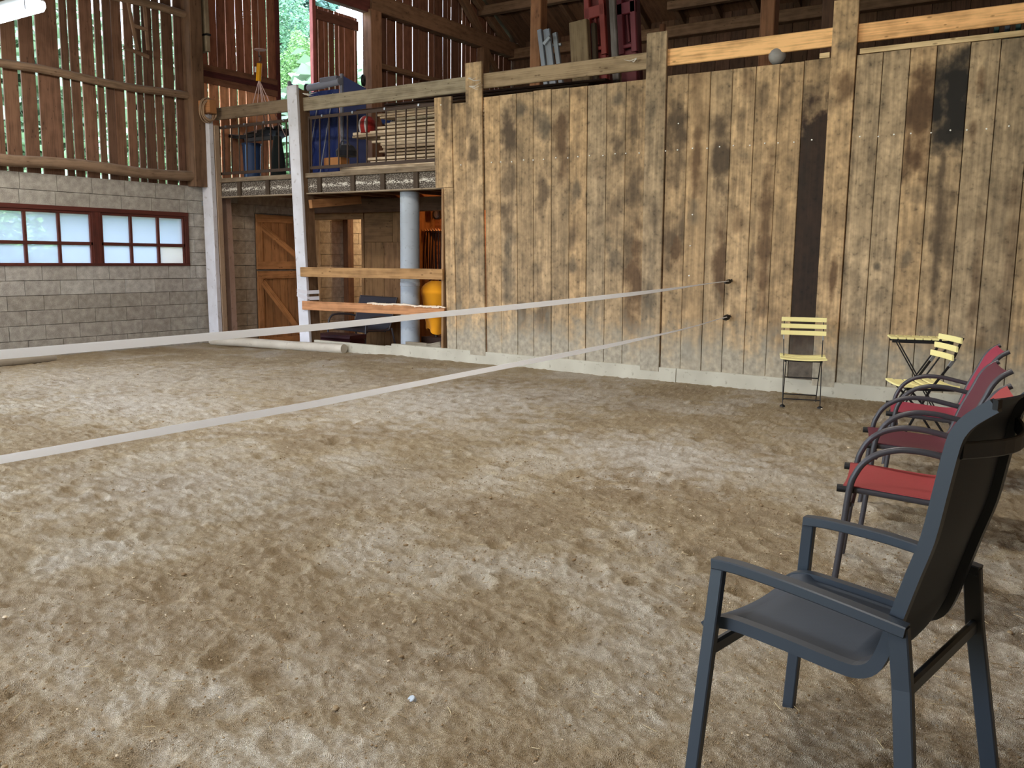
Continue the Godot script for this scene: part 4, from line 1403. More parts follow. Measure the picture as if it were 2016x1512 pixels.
	lathe(st, Vector3.ZERO, [Vector2(0.0, 0.0), Vector2(0.13, 0.0), Vector2(0.115, 0.3), Vector2(0.07, 0.6), Vector2(0.06, 0.68), Vector2(0.0, 0.70)], 10, lin(Color(0.045, 0.06, 0.075)))
	obj("body", st, M.cloth, t)
	st = mb()
	tube(st, [Vector3(0, 0.66, 0), Vector3(0.01, 0.72, 0.01), Vector3(0.04, 0.75, 0.02)], 0.03, lin(Color(0.06, 0.07, 0.08)), 7)
	obj("neck", st, M.cloth, t)
	# hoist
	t = thing("hoist", "yellow hoist block hanging on a rope before the loft doorway", "hoist", Vector3(-0.01, 0, -0.5))
	st = mb()
	tube(st, [Vector3(0, 10.0, 0), Vector3(0, 6.5, 0), Vector3(0.0, 4.28, 0)], 0.006, lin(Color(0.65, 0.55, 0.52)), 6)
	obj("rope", st, M.paint, t)
	st = mb()
	lathe(st, Vector3(0.02, 4.46, 0), [Vector2(0.0, 0.01), Vector2(0.085, 0.008), Vector2(0.09, 0.0), Vector2(0.085, -0.008), Vector2(0.0, -0.01)], 16, lin(Color(0.75, 0.62, 0.60)))
	obj("stop_disc", st, M.paint, t)
	st = mb()
	beam(st, Vector3(0.0, 4.26, 0), Vector3(-0.035, 4.0, 0), 0.075, 0.06, lin(Color(0.95, 0.69, 0.08)), Vector3.BACK, 0.012)
	obj("block", st, M.paint, t)
	st = mb()
	box(st, Vector3(-0.075, 4.13, 0.0), Vector3(-0.04, 4.21, 0.04), lin(Color(0.9, 0.9, 0.92)), 0.004)
	obj("label_plate", st, M.paint, t)
	st = mb()
	tube(st, spline([Vector3(0.0, 4.28, 0), Vector3(0.04, 4.31, 0), Vector3(0.03, 4.37, 0), Vector3(-0.01, 4.36, 0), Vector3(-0.01, 4.44, 0)], 4), 0.009, lin(Color(0.25, 0.22, 0.2)), 7)
	obj("hook", st, M.paint, t)
	for e in [[-0.33, 3.2, 0.05], [0.02, 3.2, 0.12], [0.04, 3.25, -0.05], [0.07, 3.2, -0.1], [0.34, 3.25, 0.05], [0.42, 3.15, -0.12]]:
		st = mb()
		tube(st, [Vector3(-0.02, 4.02, 0), Vector3(e[0], e[1], e[2])], 0.0065, lin(Color(0.85, 0.74, 0.72)), 6)
		obj("sling", st, M.paint, t)
	# aluminium ladder end
	t = thing("ladder", "silver aluminium ladder end leaning behind the top rail", "ladder", Vector3(4.93, 0, -1.05))
	for s in [[-0.09, 4.26, 0.0], [-0.02, 4.26, -0.03], [0.035, 4.25, 0.0], [0.125, 4.20, -0.03]]:
		st = mb()
		beam(st, Vector3(s[0] + 0.33, LOFT, s[2] + 0.15), Vector3(s[0] - 0.05, s[1], s[2]), 0.04, 0.062, Color.WHITE, Vector3.RIGHT, 0.004)
		obj("rail", st, M.zinc, t)
	for y2 in [2.9, 3.2, 3.5, 3.78, 4.05]:
		st = mb()
		var o: float = (4.25 - y2) * 0.21
		beam(st, Vector3(-0.12 + o, y2, -0.02), Vector3(0.13 + o, y2, -0.03), 0.03, 0.035, Color.WHITE)
		obj("rung", st, M.zinc, t)
	st = mb()
	beam(st, Vector3(-0.04, 4.06, 0.05), Vector3(0.05, 4.14, 0.05), 0.03, 0.05, Color.WHITE)
	obj("catch", st, M.zinc, t)
	# timber baulk
	t = thing("timber_baulk", "thick weathered timber baulk standing upright behind the top rail", "timber")
	st = mb()
	beam(st, Vector3(5.66, 2.47, -0.85), Vector3(5.515, 4.22, -0.82), 0.25, 0.09, lin(Color(0.50, 0.44, 0.34)), Vector3.BACK, 0.01)
	obj("beam", st, M.wood, t)
	st = mb()
	beam(st, Vector3(5.80, 2.47, -0.93), Vector3(5.66, 4.20, -0.93), 0.06, 0.07, lin(Color(0.30, 0.26, 0.21)), Vector3.BACK, 0.01)
	obj("side_lath", st, M.wood, t)
	# red frames
	for q in 2:
		t = thing("red_frame", ["upright red openwork frame left of the grey pole in the loft", "purplish red openwork frame right of the grey pole in the loft"][q], "frame", Vector3([5.70, 6.04][q], 0, -1.0 - q * 0.06), 0.0, "")
		t.rotation.z = [0.095, 0.08][q]
		var rc := lin([Color(0.52, 0.21, 0.19), Color(0.43, 0.18, 0.21)][q])
		var wds: float = [0.14, 0.125][q]
		for b in [["stile", -wds, -wds + 0.075, 3.84, 4.55], ["stile", wds - 0.075, wds, 3.84, 4.55], ["cross_bar", -wds, wds, 4.30, 4.44], ["cross_bar", -wds + 0.07, wds - 0.07, 3.90, 3.945]]:
			st = mb()
			box(st, Vector3(b[1] + 0.35, b[3] - 0.03, -0.03), Vector3(b[2] + 0.35, b[4] - 0.03, 0.035), rc, 0.008)
			obj(b[0], st, M.paint, t)
		st = mb()
		box(st, Vector3(-wds + 0.38, 3.4, -0.16), Vector3(wds + 0.33, 4.9, -0.05), rc * 0.55, 0.01)
		obj("back_panel", st, M.paint, t)
		st = mb()
		beam(st, Vector3(0.35, 3.95, -0.03), Vector3(0.33, 4.3, -0.03), 0.03, 0.03, rc * 0.7)
		obj("lath", st, M.paint, t)
		st = mb()
		box(st, Vector3(-wds + 0.36, 2.47, -0.10), Vector3(wds + 0.32, 3.84, 0.0), rc * 0.85, 0.01)
		obj("base_board", st, M.paint, t)
	st = mb()
	beam(st, Vector3(6.10, 2.47, -0.90), Vector3(5.86, 5.2, -0.90), 0.085, 0.05, lin(Color(0.44, 0.43, 0.43)), Vector3.BACK, 0.01)
	tag(obj("grey_pole", st, M.wood), "flat grey pole standing between the two red frames", "pole")
	st = mb()
	beam(st, Vector3(6.42, 2.47, -1.4), Vector3(6.36, 4.2, -1.4), 0.07, 0.05, lin(Color(0.42, 0.28, 0.19)), Vector3.BACK, 0.01)
	tag(obj("brown_lath", st, M.wood), "thin brown lath standing right of the purplish frame", "lath")
	# ball on the planks
	t = thing("grey_ball", "round grey ball resting on top of the plank wall", "ball", Vector3(8.255, 3.375, -0.10))
	st = mb()
	var prof := []
	for i in 13:
		var a := -PI / 2 + PI * i / 12
		prof.append(Vector2(maxf(0.0005, cos(a) * 0.087), sin(a) * 0.087))
	lathe(st, Vector3.ZERO, prof, 20, lin(Color(0.56, 0.55, 0.54)))
	obj("shell", st, M.paint, t)
	st = mb()
	lathe(st, Vector3(0, 0.085, 0), [Vector2(0.02, -0.01), Vector2(0.02, 0.012), Vector2(0.0, 0.014)], 10, lin(Color(0.4, 0.4, 0.4)))
	obj("cap", st, M.paint, t)
	t = thing("crate", "teal slatted crate peeping over the batten at the far right", "crate", Vector3(10.30, 3.32, -0.75))
	for k in 5:
		st = mb()
		box(st, Vector3(-0.2 + k * 0.09, -0.8, 0.0), Vector3(-0.155 + k * 0.09, 0.24, 0.02), lin([Color(0.10, 0.28, 0.27), Color(0.25, 0.30, 0.36)][k % 2]), 0.004)
		obj("slat", st, M.paint, t)
	st = mb()
	box(st, Vector3(-0.22, 0.05, -0.3), Vector3(0.3, 0.10, -0.01), lin(Color(0.09, 0.22, 0.22)), 0.004)
	obj("body", st, M.paint, t)

func _wheel(r: float, w: float) -> SurfaceTool:
	var st := mb()
	lathe(st, Vector3.ZERO, [Vector2(r * 0.3, -w / 2), Vector2(r * 0.85, -w / 2), Vector2(r, -w / 3), Vector2(r, w / 3), Vector2(r * 0.85, w / 2), Vector2(r * 0.3, w / 2), Vector2(0.0, w * 0.6)], 18)
	return st

# ------------------------------------------------------------------ things under the loft
func make_passage_things() -> void:
	var st: SurfaceTool
	var t := thing("garden_bench", "dark grey sling garden bench with arm loops under the loft", "bench", Vector3(1.20, LOW, -1.38), -0.2)
	var w := 0.53
	var gf := lin(Color(0.30, 0.30, 0.34))
	st = mb()
	var g := []
	for i in 10:
		var row := []
		var p: Vector2 = [Vector2(0.24, 0.42), Vector2(0.16, 0.435), Vector2(0.05, 0.43), Vector2(-0.06, 0.425), Vector2(-0.16, 0.43), Vector2(-0.22, 0.46), Vector2(-0.26, 0.55), Vector2(-0.30, 0.68), Vector2(-0.34, 0.82), Vector2(-0.37, 0.92)][i]
		for j in 5:
			row.append(Vector3(lerpf(-w + 0.05, w - 0.05, j / 4.0), p.y, p.x))
		g.append(row)
	sheet(st, g, 0.008, gf)
	obj("sling", st, M.sling, t)
	for s in [-1, 1]:
		st = mb()
		tube(st, spline([Vector3(s * w, 0, 0.27), Vector3(s * w, 0.45, 0.25), Vector3(s * w, 0.59, 0.2), Vector3(s * w, 0.63, 0.08), Vector3(s * w, 0.62, -0.15), Vector3(s * w, 0.59, -0.28)], 5), 0.017, Color.WHITE, 9)
		obj("arm", st, M.tube_dark, t)
		st = mb()
		tube(st, [Vector3(s * w, 0.0, -0.36), Vector3(s * w * 0.99, 0.45, -0.25)], 0.017, Color.WHITE, 9)
		obj("rear_leg", st, M.tube_dark, t)
		st = mb()
		tube(st, spline([Vector3(s * (w - 0.03), 0.42, 0.25), Vector3(s * (w - 0.03), 0.42, -0.16), Vector3(s * (w - 0.03), 0.47, -0.235), Vector3(s * (w - 0.03), 0.93, -0.375)], 4), 0.015, Color.WHITE, 9)
		obj("side_rail", st, M.tube_dark, t)
	for p in [Vector3(0, 0.40, 0.2), Vector3(0, 0.40, -0.15), Vector3(0, 0.92, -0.375)]:
		st = mb()
		tube(st, [p - Vector3(w - 0.03, 0, 0), p + Vector3(w - 0.03, 0, 0)], 0.013, Color.WHITE, 8)
		obj("cross_bar", st, M.tube_dark, t)
	t = thing("glove", "small dark glove lying on the garden bench", "glove", Vector3(1.12, LOW + 0.445, -1.35))
	st = mb()
	lathe(st, Vector3.ZERO, [Vector2(0.0, -0.01), Vector2(0.09, 0.0), Vector2(0.08, 0.04), Vector2(0.04, 0.07), Vector2(0.0, 0.08)], 9, lin(Color(0.06, 0.05, 0.07)))
	obj("palm", st, M.cloth, t)
	st = mb()
	tube(st, [Vector3(0.0, 0.02, 0), Vector3(-0.1, 0.02, 0.02), Vector3(-0.2, 0.01, 0.05)], 0.022, lin(Color(0.06, 0.05, 0.07)), 7)
	obj("finger", st, M.cloth, t)
	t = thing("storage_box", "dark maroon lidded box standing before the garden bench", "box", Vector3(1.40, LOW, -0.74), 0.12)
	var mar := lin(Color(0.22, 0.08, 0.11))
	st = mb()
	box(st, Vector3(-0.33, 0, -0.19), Vector3(0.33, 0.32, 0.19), mar, 0.03)
	obj("body", st, M.paint, t)
	st = mb()
	box(st, Vector3(-0.35, 0.32, -0.205), Vector3(0.35, 0.385, 0.205), mar * 1.15, 0.02)
	obj("lid", st, M.paint, t)
	# yellow jacket
	t = thing("jacket", "yellow rain jacket hung over a stand beside the plank wall", "jacket", Vector3(3.42, 0, -0.62))
	st = mb()
	var n1 := noise(91, 3.0, 2)
	g = []
	for i in 16:
		var row := []
		var v := i / 15.0
		for j in 25:
			var u := j / 24.0
			var a := lerpf(-0.15, PI + 0.25, u)
			var wdt := lerpf(0.26, 0.15, v) * sqrt(minf(1.0, 0.12 + v * 5.0))
			var fold := 0.022 * sin(u * 11.0 + v * 1.5) * v + n1.get_noise_2d(u * 0.8, v * 0.8) * 0.02
			row.append(Vector3(-cos(a) * (wdt + fold), lerpf(1.0, 0.30, v) + 0.04 * sin(u * 7.0) * v, sin(a) * (wdt * 0.7 + fold)))
		g.append(row)
	sheet(st, g, 0.008, lin(Color(0.93, 0.62, 0.08)))
	tag(obj("cloth", st, M.cloth, t), "yellow folded cloth")
	st = mb()
	tube(st, [Vector3(0, LOW, 0), Vector3(0, 0.97, 0)], 0.025, lin(Color(0.2, 0.16, 0.13)), 8)
	obj("stand", st, M.paint, t)
	st = mb()
	box(st, Vector3(-0.2, LOW, -0.15), Vector3(0.18, 0.22, 0.1), lin(Color(0.22, 0.15, 0.11)), 0.01)
	obj("chest", st, M.wood, t)
	t = thing("plastic_sheet", "pale bluish plastic sack below the yellow jacket", "sack", Vector3(3.90, LOW, -0.42))
	st = mb()
	lathe(st, Vector3.ZERO, [Vector2(0.0, 0.0), Vector2(0.24, 0.02), Vector2(0.22, 0.3), Vector2(0.08, 0.58), Vector2(0.0, 0.64)], 11, lin(Color(0.72, 0.73, 0.80)))
	obj("body", st, M.cloth, t)
	st = mb()
	tube(st, [Vector3(0, 0.58, 0), Vector3(0.03, 0.68, 0.0), Vector3(0.02, 0.74, 0.02)], 0.035, lin(Color(0.72, 0.73, 0.80)), 7)
	obj("neck", st, M.cloth, t)
	for b in [[Vector3(3.33, 0.10, -0.14), Vector3(3.70, 0.185, -0.07), "flat grey offcut block lying before the column", 0.0], [Vector3(3.70, 0.105, -0.14), Vector3(3.94, 0.20, -0.07), "tilted grey offcut block at the end of the plank wall", 0.22]]:
		t = thing("timber_offcut", b[2], "timber offcut", (b[0] + b[1]) / 2)
		var h: Vector3 = (b[1] - b[0]) / 2
		st = mb()
		box(st, -h, h, lin(Color(0.60, 0.58, 0.53)), 0.006)
		t.rotation.z = b[3]
		obj("block", st, M.wood, t)
		st = mb()
		box(st, Vector3(h.x, -h.y * 0.9, -h.z * 0.9), Vector3(h.x + 0.012, h.y * 0.9, h.z * 0.9), lin(Color(0.38, 0.34, 0.29)), 0.003)
		obj("sawn_end", st, M.wood, t)
	# tack on the walls
	rng.seed = 1700
	var strap := func(x: float, z: float, yt: float, yb: float, label: String, wide: float):
		var tt := thing("rein", label, "rein", Vector3(x, 0, z), 0.0, "black reins in the tack corner" if wide > 0.0 else "")
		for s in [-1, 1]:
			var q := mb()
			var sw := rng.randf_range(-0.02, 0.02)
			bar(q, spline([Vector3(0.0, yt + 0.03, 0), Vector3(s * 0.025, yt - 0.05, 0), Vector3(s * 0.028 + sw, (yt + yb) / 2, 0.01), Vector3(s * 0.02 + sw * 2, yb, 0)], 4), 0.022, 0.007, Vector3.BACK, lin(Color(0.05, 0.045, 0.045)))
			obj("strap", q, M.paint, tt)
		var hk := mb()
		tube(hk, [Vector3(0, yt + 0.02, -0.05), Vector3(0, yt + 0.02, 0.03), Vector3(0, yt + 0.045, 0.045)], 0.012, lin(Color(0.75, 0.62, 0.5)), 7)
		obj("hook", hk, M.paint, tt)
	strap.call(1.50, -2.13, 1.72, 0.45, "long black lead rope hanging left of the grey column", 0.0)
	for k in 6:
		strap.call(1.475 + k * 0.068, -2.72 + 0.01 * k, 1.75, 1.08 - 0.1 * (k % 3), "black leather rein hanging right of the grey column", 1.0)
	t = thing("tack_bar", "copper coloured pipe hooks on the lit wall of the tack corner", "hooks", Vector3(0, 0, -2.98))
	st = mb()
	tube(st, [Vector3(1.44, 2.0, 0), Vector3(2.2, 2.0, 0)], 0.012, lin(Color(0.25, 0.15, 0.10)), 8)
	obj("bar", st, M.paint, t)
	for k in 4:
		st = mb()
		var x := 1.47 + k * 0.09
		tube(st, spline([Vector3(x, 2.14, 0.02), Vector3(x, 2.0, 0.03), Vector3(x + 0.02, 1.975, 0.05), Vector3(x + 0.045, 2.0, 0.05)], 4), 0.008, lin(Color(0.80, 0.50, 0.30)), 7)
		obj("hook", st, M.paint, t)
	st = mb()
	box(st, Vector3(1.42, 1.74, -0.05), Vector3(2.3, 1.77, 0.10), lin(Color(0.5, 0.33, 0.2)), 0.003)
	obj("board", st, M.wood, t)
	t = thing("round_gauge", "round black rimmed grey dial on the lit tack wall", "gauge", Vector3(1.69, 2.04, -2.75))
	st = mb()
	lathe(st, Vector3.ZERO, [Vector2(0.0, -0.04), Vector2(0.085, -0.04), Vector2(0.09, 0.02), Vector2(0.07, 0.022), Vector2(0.068, 0.005)], 22, lin(Color(0.05, 0.05, 0.06)))
	var rim := obj("rim", st, M.paint, t)
	rim.rotation = Vector3(PI / 2, 0, 0)
	st = mb()
	lathe(st, Vector3.ZERO, [Vector2(0.068, 0.003), Vector2(0.0, 0.006)], 22, lin(Color(0.45, 0.45, 0.47)))
	var dial := obj("dial", st, M.paint, t)
	dial.rotation = Vector3(PI / 2, 0, 0)

# ------------------------------------------------------------------ tapes
func make_tapes() -> void:
	var T := [[[1.127, 0.03], [1.11, 0.567], [1.066, 1.742], [1.030, 3.097], [1.008, 4.122], [0.995, 4.923], [0.981, 5.567], [0.974, 6.095], [0.968, 6.95], [0.966, 7.6], [0.968, 9.6]],
		[[0.752, 0.03], [0.738, 0.32], [0.69, 1.148], [0.642, 2.665], [0.618, 3.798], [0.602, 4.673], [0.588, 5.372], [0.578, 5.941], [0.574, 6.9], [0.572, 7.5], [0.575, 9.6]]]
	for k in 2:
		var t := thing("barrier_tape", ["upper white barrier tape stretched from the plank wall across the arena", "lower white barrier tape stretched from the plank wall across the arena"][k], "tape")
		var ctrl := []
		for p in T[k]:
			ctrl.append(Vector3(7.93, p[0], p[1] + 0.06))
		var pts := spline(ctrl, 8)
		var st := mb()
		# flat band, edge-on and bunched where it is knotted near the wall
		var n := pts.size()
		for i in n - 1:
			var q := []
			for e in [i, i + 1]:
				var P: Vector3 = pts[e]
				var d: float = P.z
				var full := smoothstep(0.4, 2.6 if k == 0 else 3.4, d)
				var hw := lerpf(0.005, [0.0195, 0.0195][k], full)
				var a := lerpf(-0.9, -0.55 if k == 0 else -0.75, full) + 0.12 * sin(d * 2.1 + k)
				q.append([P, Vector3(sin(a), cos(a), 0) * hw])
			var nn := Vector3.BACK.cross(q[0][1]).normalized()
			for s in [1.0, -1.0]:
				var o: Vector3 = nn * 0.0006 * s
				quad(st, q[0][0] + q[0][1] + o, q[1][0] + q[1][1] + o, q[1][0] - q[1][1] + o, q[0][0] - q[0][1] + o, nn * s, Vector2.ZERO, Vector2.RIGHT, Vector2.ONE, Vector2.DOWN, Color.WHITE)
		obj("tape", st, M.tape, t)
		# black handle and ring at the wall
		var y: float = T[k][0][0]
		st = mb()
		sweep(st, [Vector3(7.925, y, 0.01), Vector3(7.915, y - 0.004, 0.03), Vector3(7.905, y - 0.012, 0.07), Vector3(7.90, y - 0.018, 0.12)], circ_prof(1.0, 10), Vector3.UP, Color.WHITE, true, true, Vector2.ZERO, [0.012, 0.024 + 0.006 * k, 0.022 + 0.008 * k, 0.010])
		var hd := tag(obj("handle", st, M.black, t), "black plastic handle")
		st = mb()
		tube(st, [Vector3(7.93, y, -0.02), Vector3(7.93, y, 0.015), Vector3(7.935, y + 0.02, 0.02)], 0.006)
		obj("hook", st, M.iron, hd)

# ------------------------------------------------------------------ chairs and table
func make_dark_chair() -> void:
	# local: x = towards the chair's far side, y up, z = backwards; origin under the front left arm corner
	var t := thing("garden_chair", "dark grey metal garden chair with square arms and grey sling seat", "chair", Vector3(10.586, 0, 7.021))
	var F := Vector3(-0.989, 0, -0.148)
	var S := Vector3(0.148, 0, -0.989)
	t.basis = Basis(S, Vector3.UP, -F)
	var w := 0.505
	var al := Color.WHITE
	var P := func(s: float, y: float, f: float) -> Vector3: return Vector3(s, y, -f)
	var st: SurfaceTool
	for q in 2:
		var s0: float = [0.0, w][q]
		var sg: float = [-1.0, 1.0][q]
		var foot: float = [0.05, 0.068][q]
		st = mb()
		bar(st, [P.call(s0 + sg * foot, -0.01, [0.028, 0.06][q]), P.call(s0, 0.61, 0.0)], 0.034, 0.024, Vector3(1, 0, 0), al)
		obj("front_leg", st, M.alu_dark, t)
		st = mb()
		bar(st, spline([P.call(s0, 0.608, 0.013), P.call(s0 + sg * 0.004, 0.612, -0.06), P.call(s0 + sg * 0.012, 0.606, -0.2), P.call(s0 + sg * 0.012, 0.592, -0.33), P.call(s0 + sg * 0.006, 0.574, -0.452)], 4), 0.036, 0.026, Vector3.UP, al)
		obj("arm", st, M.alu_dark, t)
		st = mb()
		bar(st, [P.call(s0 + sg * 0.004, 0.578, -0.435), P.call(s0 + sg * 0.0, 0.44, -0.452), P.call(s0 + sg * 0.05, -0.01, -0.515)], 0.042, 0.024, Vector3(1, 0, 0), al)
		var leg := obj("rear_leg", st, M.alu_dark, t)
		st = mb()
		var foot_p: Vector3 = P.call(s0 + sg * 0.05, 0.0, -0.515)
		box(st, foot_p - Vector3(0.02, 0.012, 0.025), foot_p + Vector3(0.02, 0.012, 0.025), Color.WHITE, 0.003)
		obj("foot_cap", st, M.black, leg)
	# sling rail profile (f, y), then the sling
	var prof := [Vector2(0.045, 0.428), Vector2(0.022, 0.446), Vector2(-0.005, 0.455), Vector2(-0.05, 0.458), Vector2(-0.18, 0.450), Vector2(-0.30, 0.440), Vector2(-0.345, 0.442), Vector2(-0.378, 0.462), Vector2(-0.398, 0.505), Vector2(-0.412, 0.56), Vector2(-0.424, 0.604), Vector2(-0.447, 0.69), Vector2(-0.472, 0.78), Vector2(-0.488, 0.88), Vector2(-0.505, 0.985), Vector2(-0.518, 1.02), Vector2(-0.538, 1.045), Vector2(-0.575, 1.075)]
	for s in [0.03, 0.475]:
		var pts := []
		for p in prof: pts.append(P.call(s, p.y - 0.004, p.x))
		pts = spline(pts, 3)
		st = mb()
		bar(st, pts, 0.028, 0.030, Vector3(0, 0.8, 0.6), al)
		# the profile frame must not twist where the rail turns upright
		st = mb()
		for i in pts.size() - 1:
			var a: Vector3 = pts[i]
			var b: Vector3 = pts[i + 1]
			var q := [a, b]
			var ring := []
			for e in 2:
				var i0 := maxi(i + e - 1, 0)
				var i1 := mini(i + e + 1, pts.size() - 1)
				var d: Vector3 = (pts[i1] - pts[i0]).normalized()
				var up := Vector3.RIGHT.cross(d).normalized()
				var r := []
				for k in [[-1, -1], [1, -1], [1, 1], [-1, 1]]:
					r.append(q[e] + Vector3.RIGHT * (0.014 * k[0]) + up * (0.015 * k[1]))
				ring.append([r, up])
			for k in 4:
				var k2 := (k + 1) % 4
				var nn: Vector3 = [-ring[0][1], Vector3.RIGHT, ring[0][1], Vector3.LEFT][k]
				quad(st, ring[0][0][k], ring[0][0][k2], ring[1][0][k2], ring[1][0][k], nn, Vector2.ZERO, Vector2.RIGHT * 0.03, Vector2.ONE * 0.03, Vector2.DOWN * 0.03, al)
			if i == 0 or i == pts.size() - 2:
				var e := 0 if i == 0 else 1
				var r: Array = ring[e][0]
				quad(st, r[0], r[1], r[2], r[3], (a - b) if i == 0 else (b - a), Vector2.ZERO, Vector2.RIGHT * 0.03, Vector2.ONE * 0.03, Vector2.DOWN * 0.03, al)
		obj("side_rail", st, M.alu_dark, t)
	var g := []
	var line := []
	for p in prof.slice(1): line.append(Vector3(0, p.y, -p.x))
	line = spline(line, 3)
	for i in line.size():
		var row := []
		for j in 9:
			var u := j / 8.0
			var sag := sin(PI * u) * (0.018 if i < line.size() * 0.45 else 0.012)
			var d: Vector3 = (line[mini(i + 1, line.size() - 1)] - line[maxi(i - 1, 0)]).normalized()
			var up := Vector3.RIGHT.cross(d).normalized()
			row.append(Vector3(lerpf(0.03, 0.475, u), 0, 0) + line[i] + up * (0.008 - sag) * (-1.0 if up.y < 0 and up.z > 0 else 1.0))
		g.append(row)
	st = mb()
	sheet(st, g, 0.004, lin(Color(0.235, 0.285, 0.345)))
	tag(obj("sling_seat", st, M.sling, t), "stretched grey sling fabric")
	for b in [["cross_bar", P.call(0.0, 0.385, 0.012), P.call(w, 0.385, 0.012)], ["cross_bar", P.call(0.0, 0.43, -0.452), P.call(w, 0.43, -0.452)]]:
		st = mb()
		beam(st, b[1], b[2], 0.02, 0.036, al)
		obj(b[0], st, M.alu_dark, t)
	st = mb()
	var arc := []
	for i in 11:
		var u := i / 10.0
		arc.append(P.call(lerpf(0.04, 0.465, u), 0.968 - 0.006 * sin(PI * u), -0.515 - 0.055 * sin(PI * u)))
	bar(st, arc, 0.012, 0.036, Vector3.UP, al)
	obj("back_bar", st, M.alu_dark, t)
	for s in [0.03, 0.475]:
		st = mb()
		box(st, P.call(s - 0.015, 1.063, -0.572), P.call(s + 0.015, 1.083, -0.582), Color.WHITE, 0.002)
		obj("end_cap", st, M.black, t)

func make_sling_chair(label: String, at: Vector2, yaw: float, fabric: Color) -> void:
	# origin at the near front foot; local x = to the far side, z = backwards
	var t := thing("sling_chair", label, "chair", Vector3(at.x, 0, at.y))
	var F := Vector3(-cos(yaw), 0, sin(yaw))
	var S := Vector3(-sin(yaw), 0, -cos(yaw))
	t.basis = Basis(S, Vector3.UP, -F)
	var st: SurfaceTool
	var w := 0.50
	for q in 2:
		var s: float = [0.0, w][q]
		var o: float = [-0.008, 0.008][q]
		var pts := []
		for p in [[0.0, -0.01], [-0.02, 0.2], [-0.038, 0.42], [-0.058, 0.493], [-0.09, 0.545], [-0.14, 0.583], [-0.2, 0.604], [-0.25, 0.609], [-0.32, 0.605], [-0.40, 0.589], [-0.475, 0.573]]:
			pts.append(Vector3(s + o, p[1], -p[0]))
		st = mb()
		tube(st, spline(pts, 4), 0.0135, Color.WHITE, 10)
		obj("arm", st, M.tube_dark, t)
		pts = []
		for p in [[0.0, 0.418], [-0.1, 0.415], [-0.25, 0.404], [-0.375, 0.398], [-0.42, 0.43], [-0.445, 0.50], [-0.47, 0.575], [-0.52, 0.69], [-0.55, 0.76], [-0.585, 0.805], [-0.63, 0.835]]:
			pts.append(Vector3(s + (0.03 if q == 0 else -0.03), p[1], -p[0]))
		st = mb()
		tube(st, spline(pts, 4), 0.014, Color.WHITE, 10)
		var rail := obj("side_rail", st, M.tube_dark, t)
		st = mb()
		tube(st, [Vector3(s, -0.01, 0.545), Vector3(s * 0.98 + 0.005, 0.2, 0.475), Vector3(s * 0.95 + 0.012, 0.42, 0.405)], 0.0135, Color.WHITE, 10)
		obj("rear_leg", st, M.tube_dark, t)
		st = mb()
		var cap: float = 0.03 if q == 0 else w - 0.03
		tube(st, [Vector3(cap, 0.418, -0.012), Vector3(cap, 0.417, 0.055)], 0.0165, Color.WHITE, 10)
		obj("end_sleeve", st, M.black, rail)
	for p in [[0.36, 0.05], [0.36, 0.36]]:
		st = mb()
		tube(st, [Vector3(0.0, p[0], p[1]), Vector3(w, p[0], p[1])], 0.010, Color.WHITE, 8)
		obj("cross_bar", st, M.tube_dark, t)
	var line := []
	for p in [[-0.012, 0.432], [-0.1, 0.430], [-0.25, 0.418], [-0.375, 0.413], [-0.42, 0.445], [-0.443, 0.505], [-0.468, 0.58], [-0.518, 0.695], [-0.548, 0.765], [-0.583, 0.812], [-0.612, 0.834]]:
		line.append(Vector3(0, p[1], -p[0]))
	line = spline(line, 4)
	var g := []
	for i in line.size():
		var row := []
		for j in 7:
			var u := j / 6.0
			row.append(Vector3(lerpf(0.022, w - 0.022, u), 0, 0) + line[i] + Vector3(0, -0.012 * sin(PI * u), 0.004 * sin(PI * u)))
		g.append(row)
	st = mb()
	sheet(st, g, 0.004, lin(fabric))
	obj("sling_seat", st, M.sling, t)

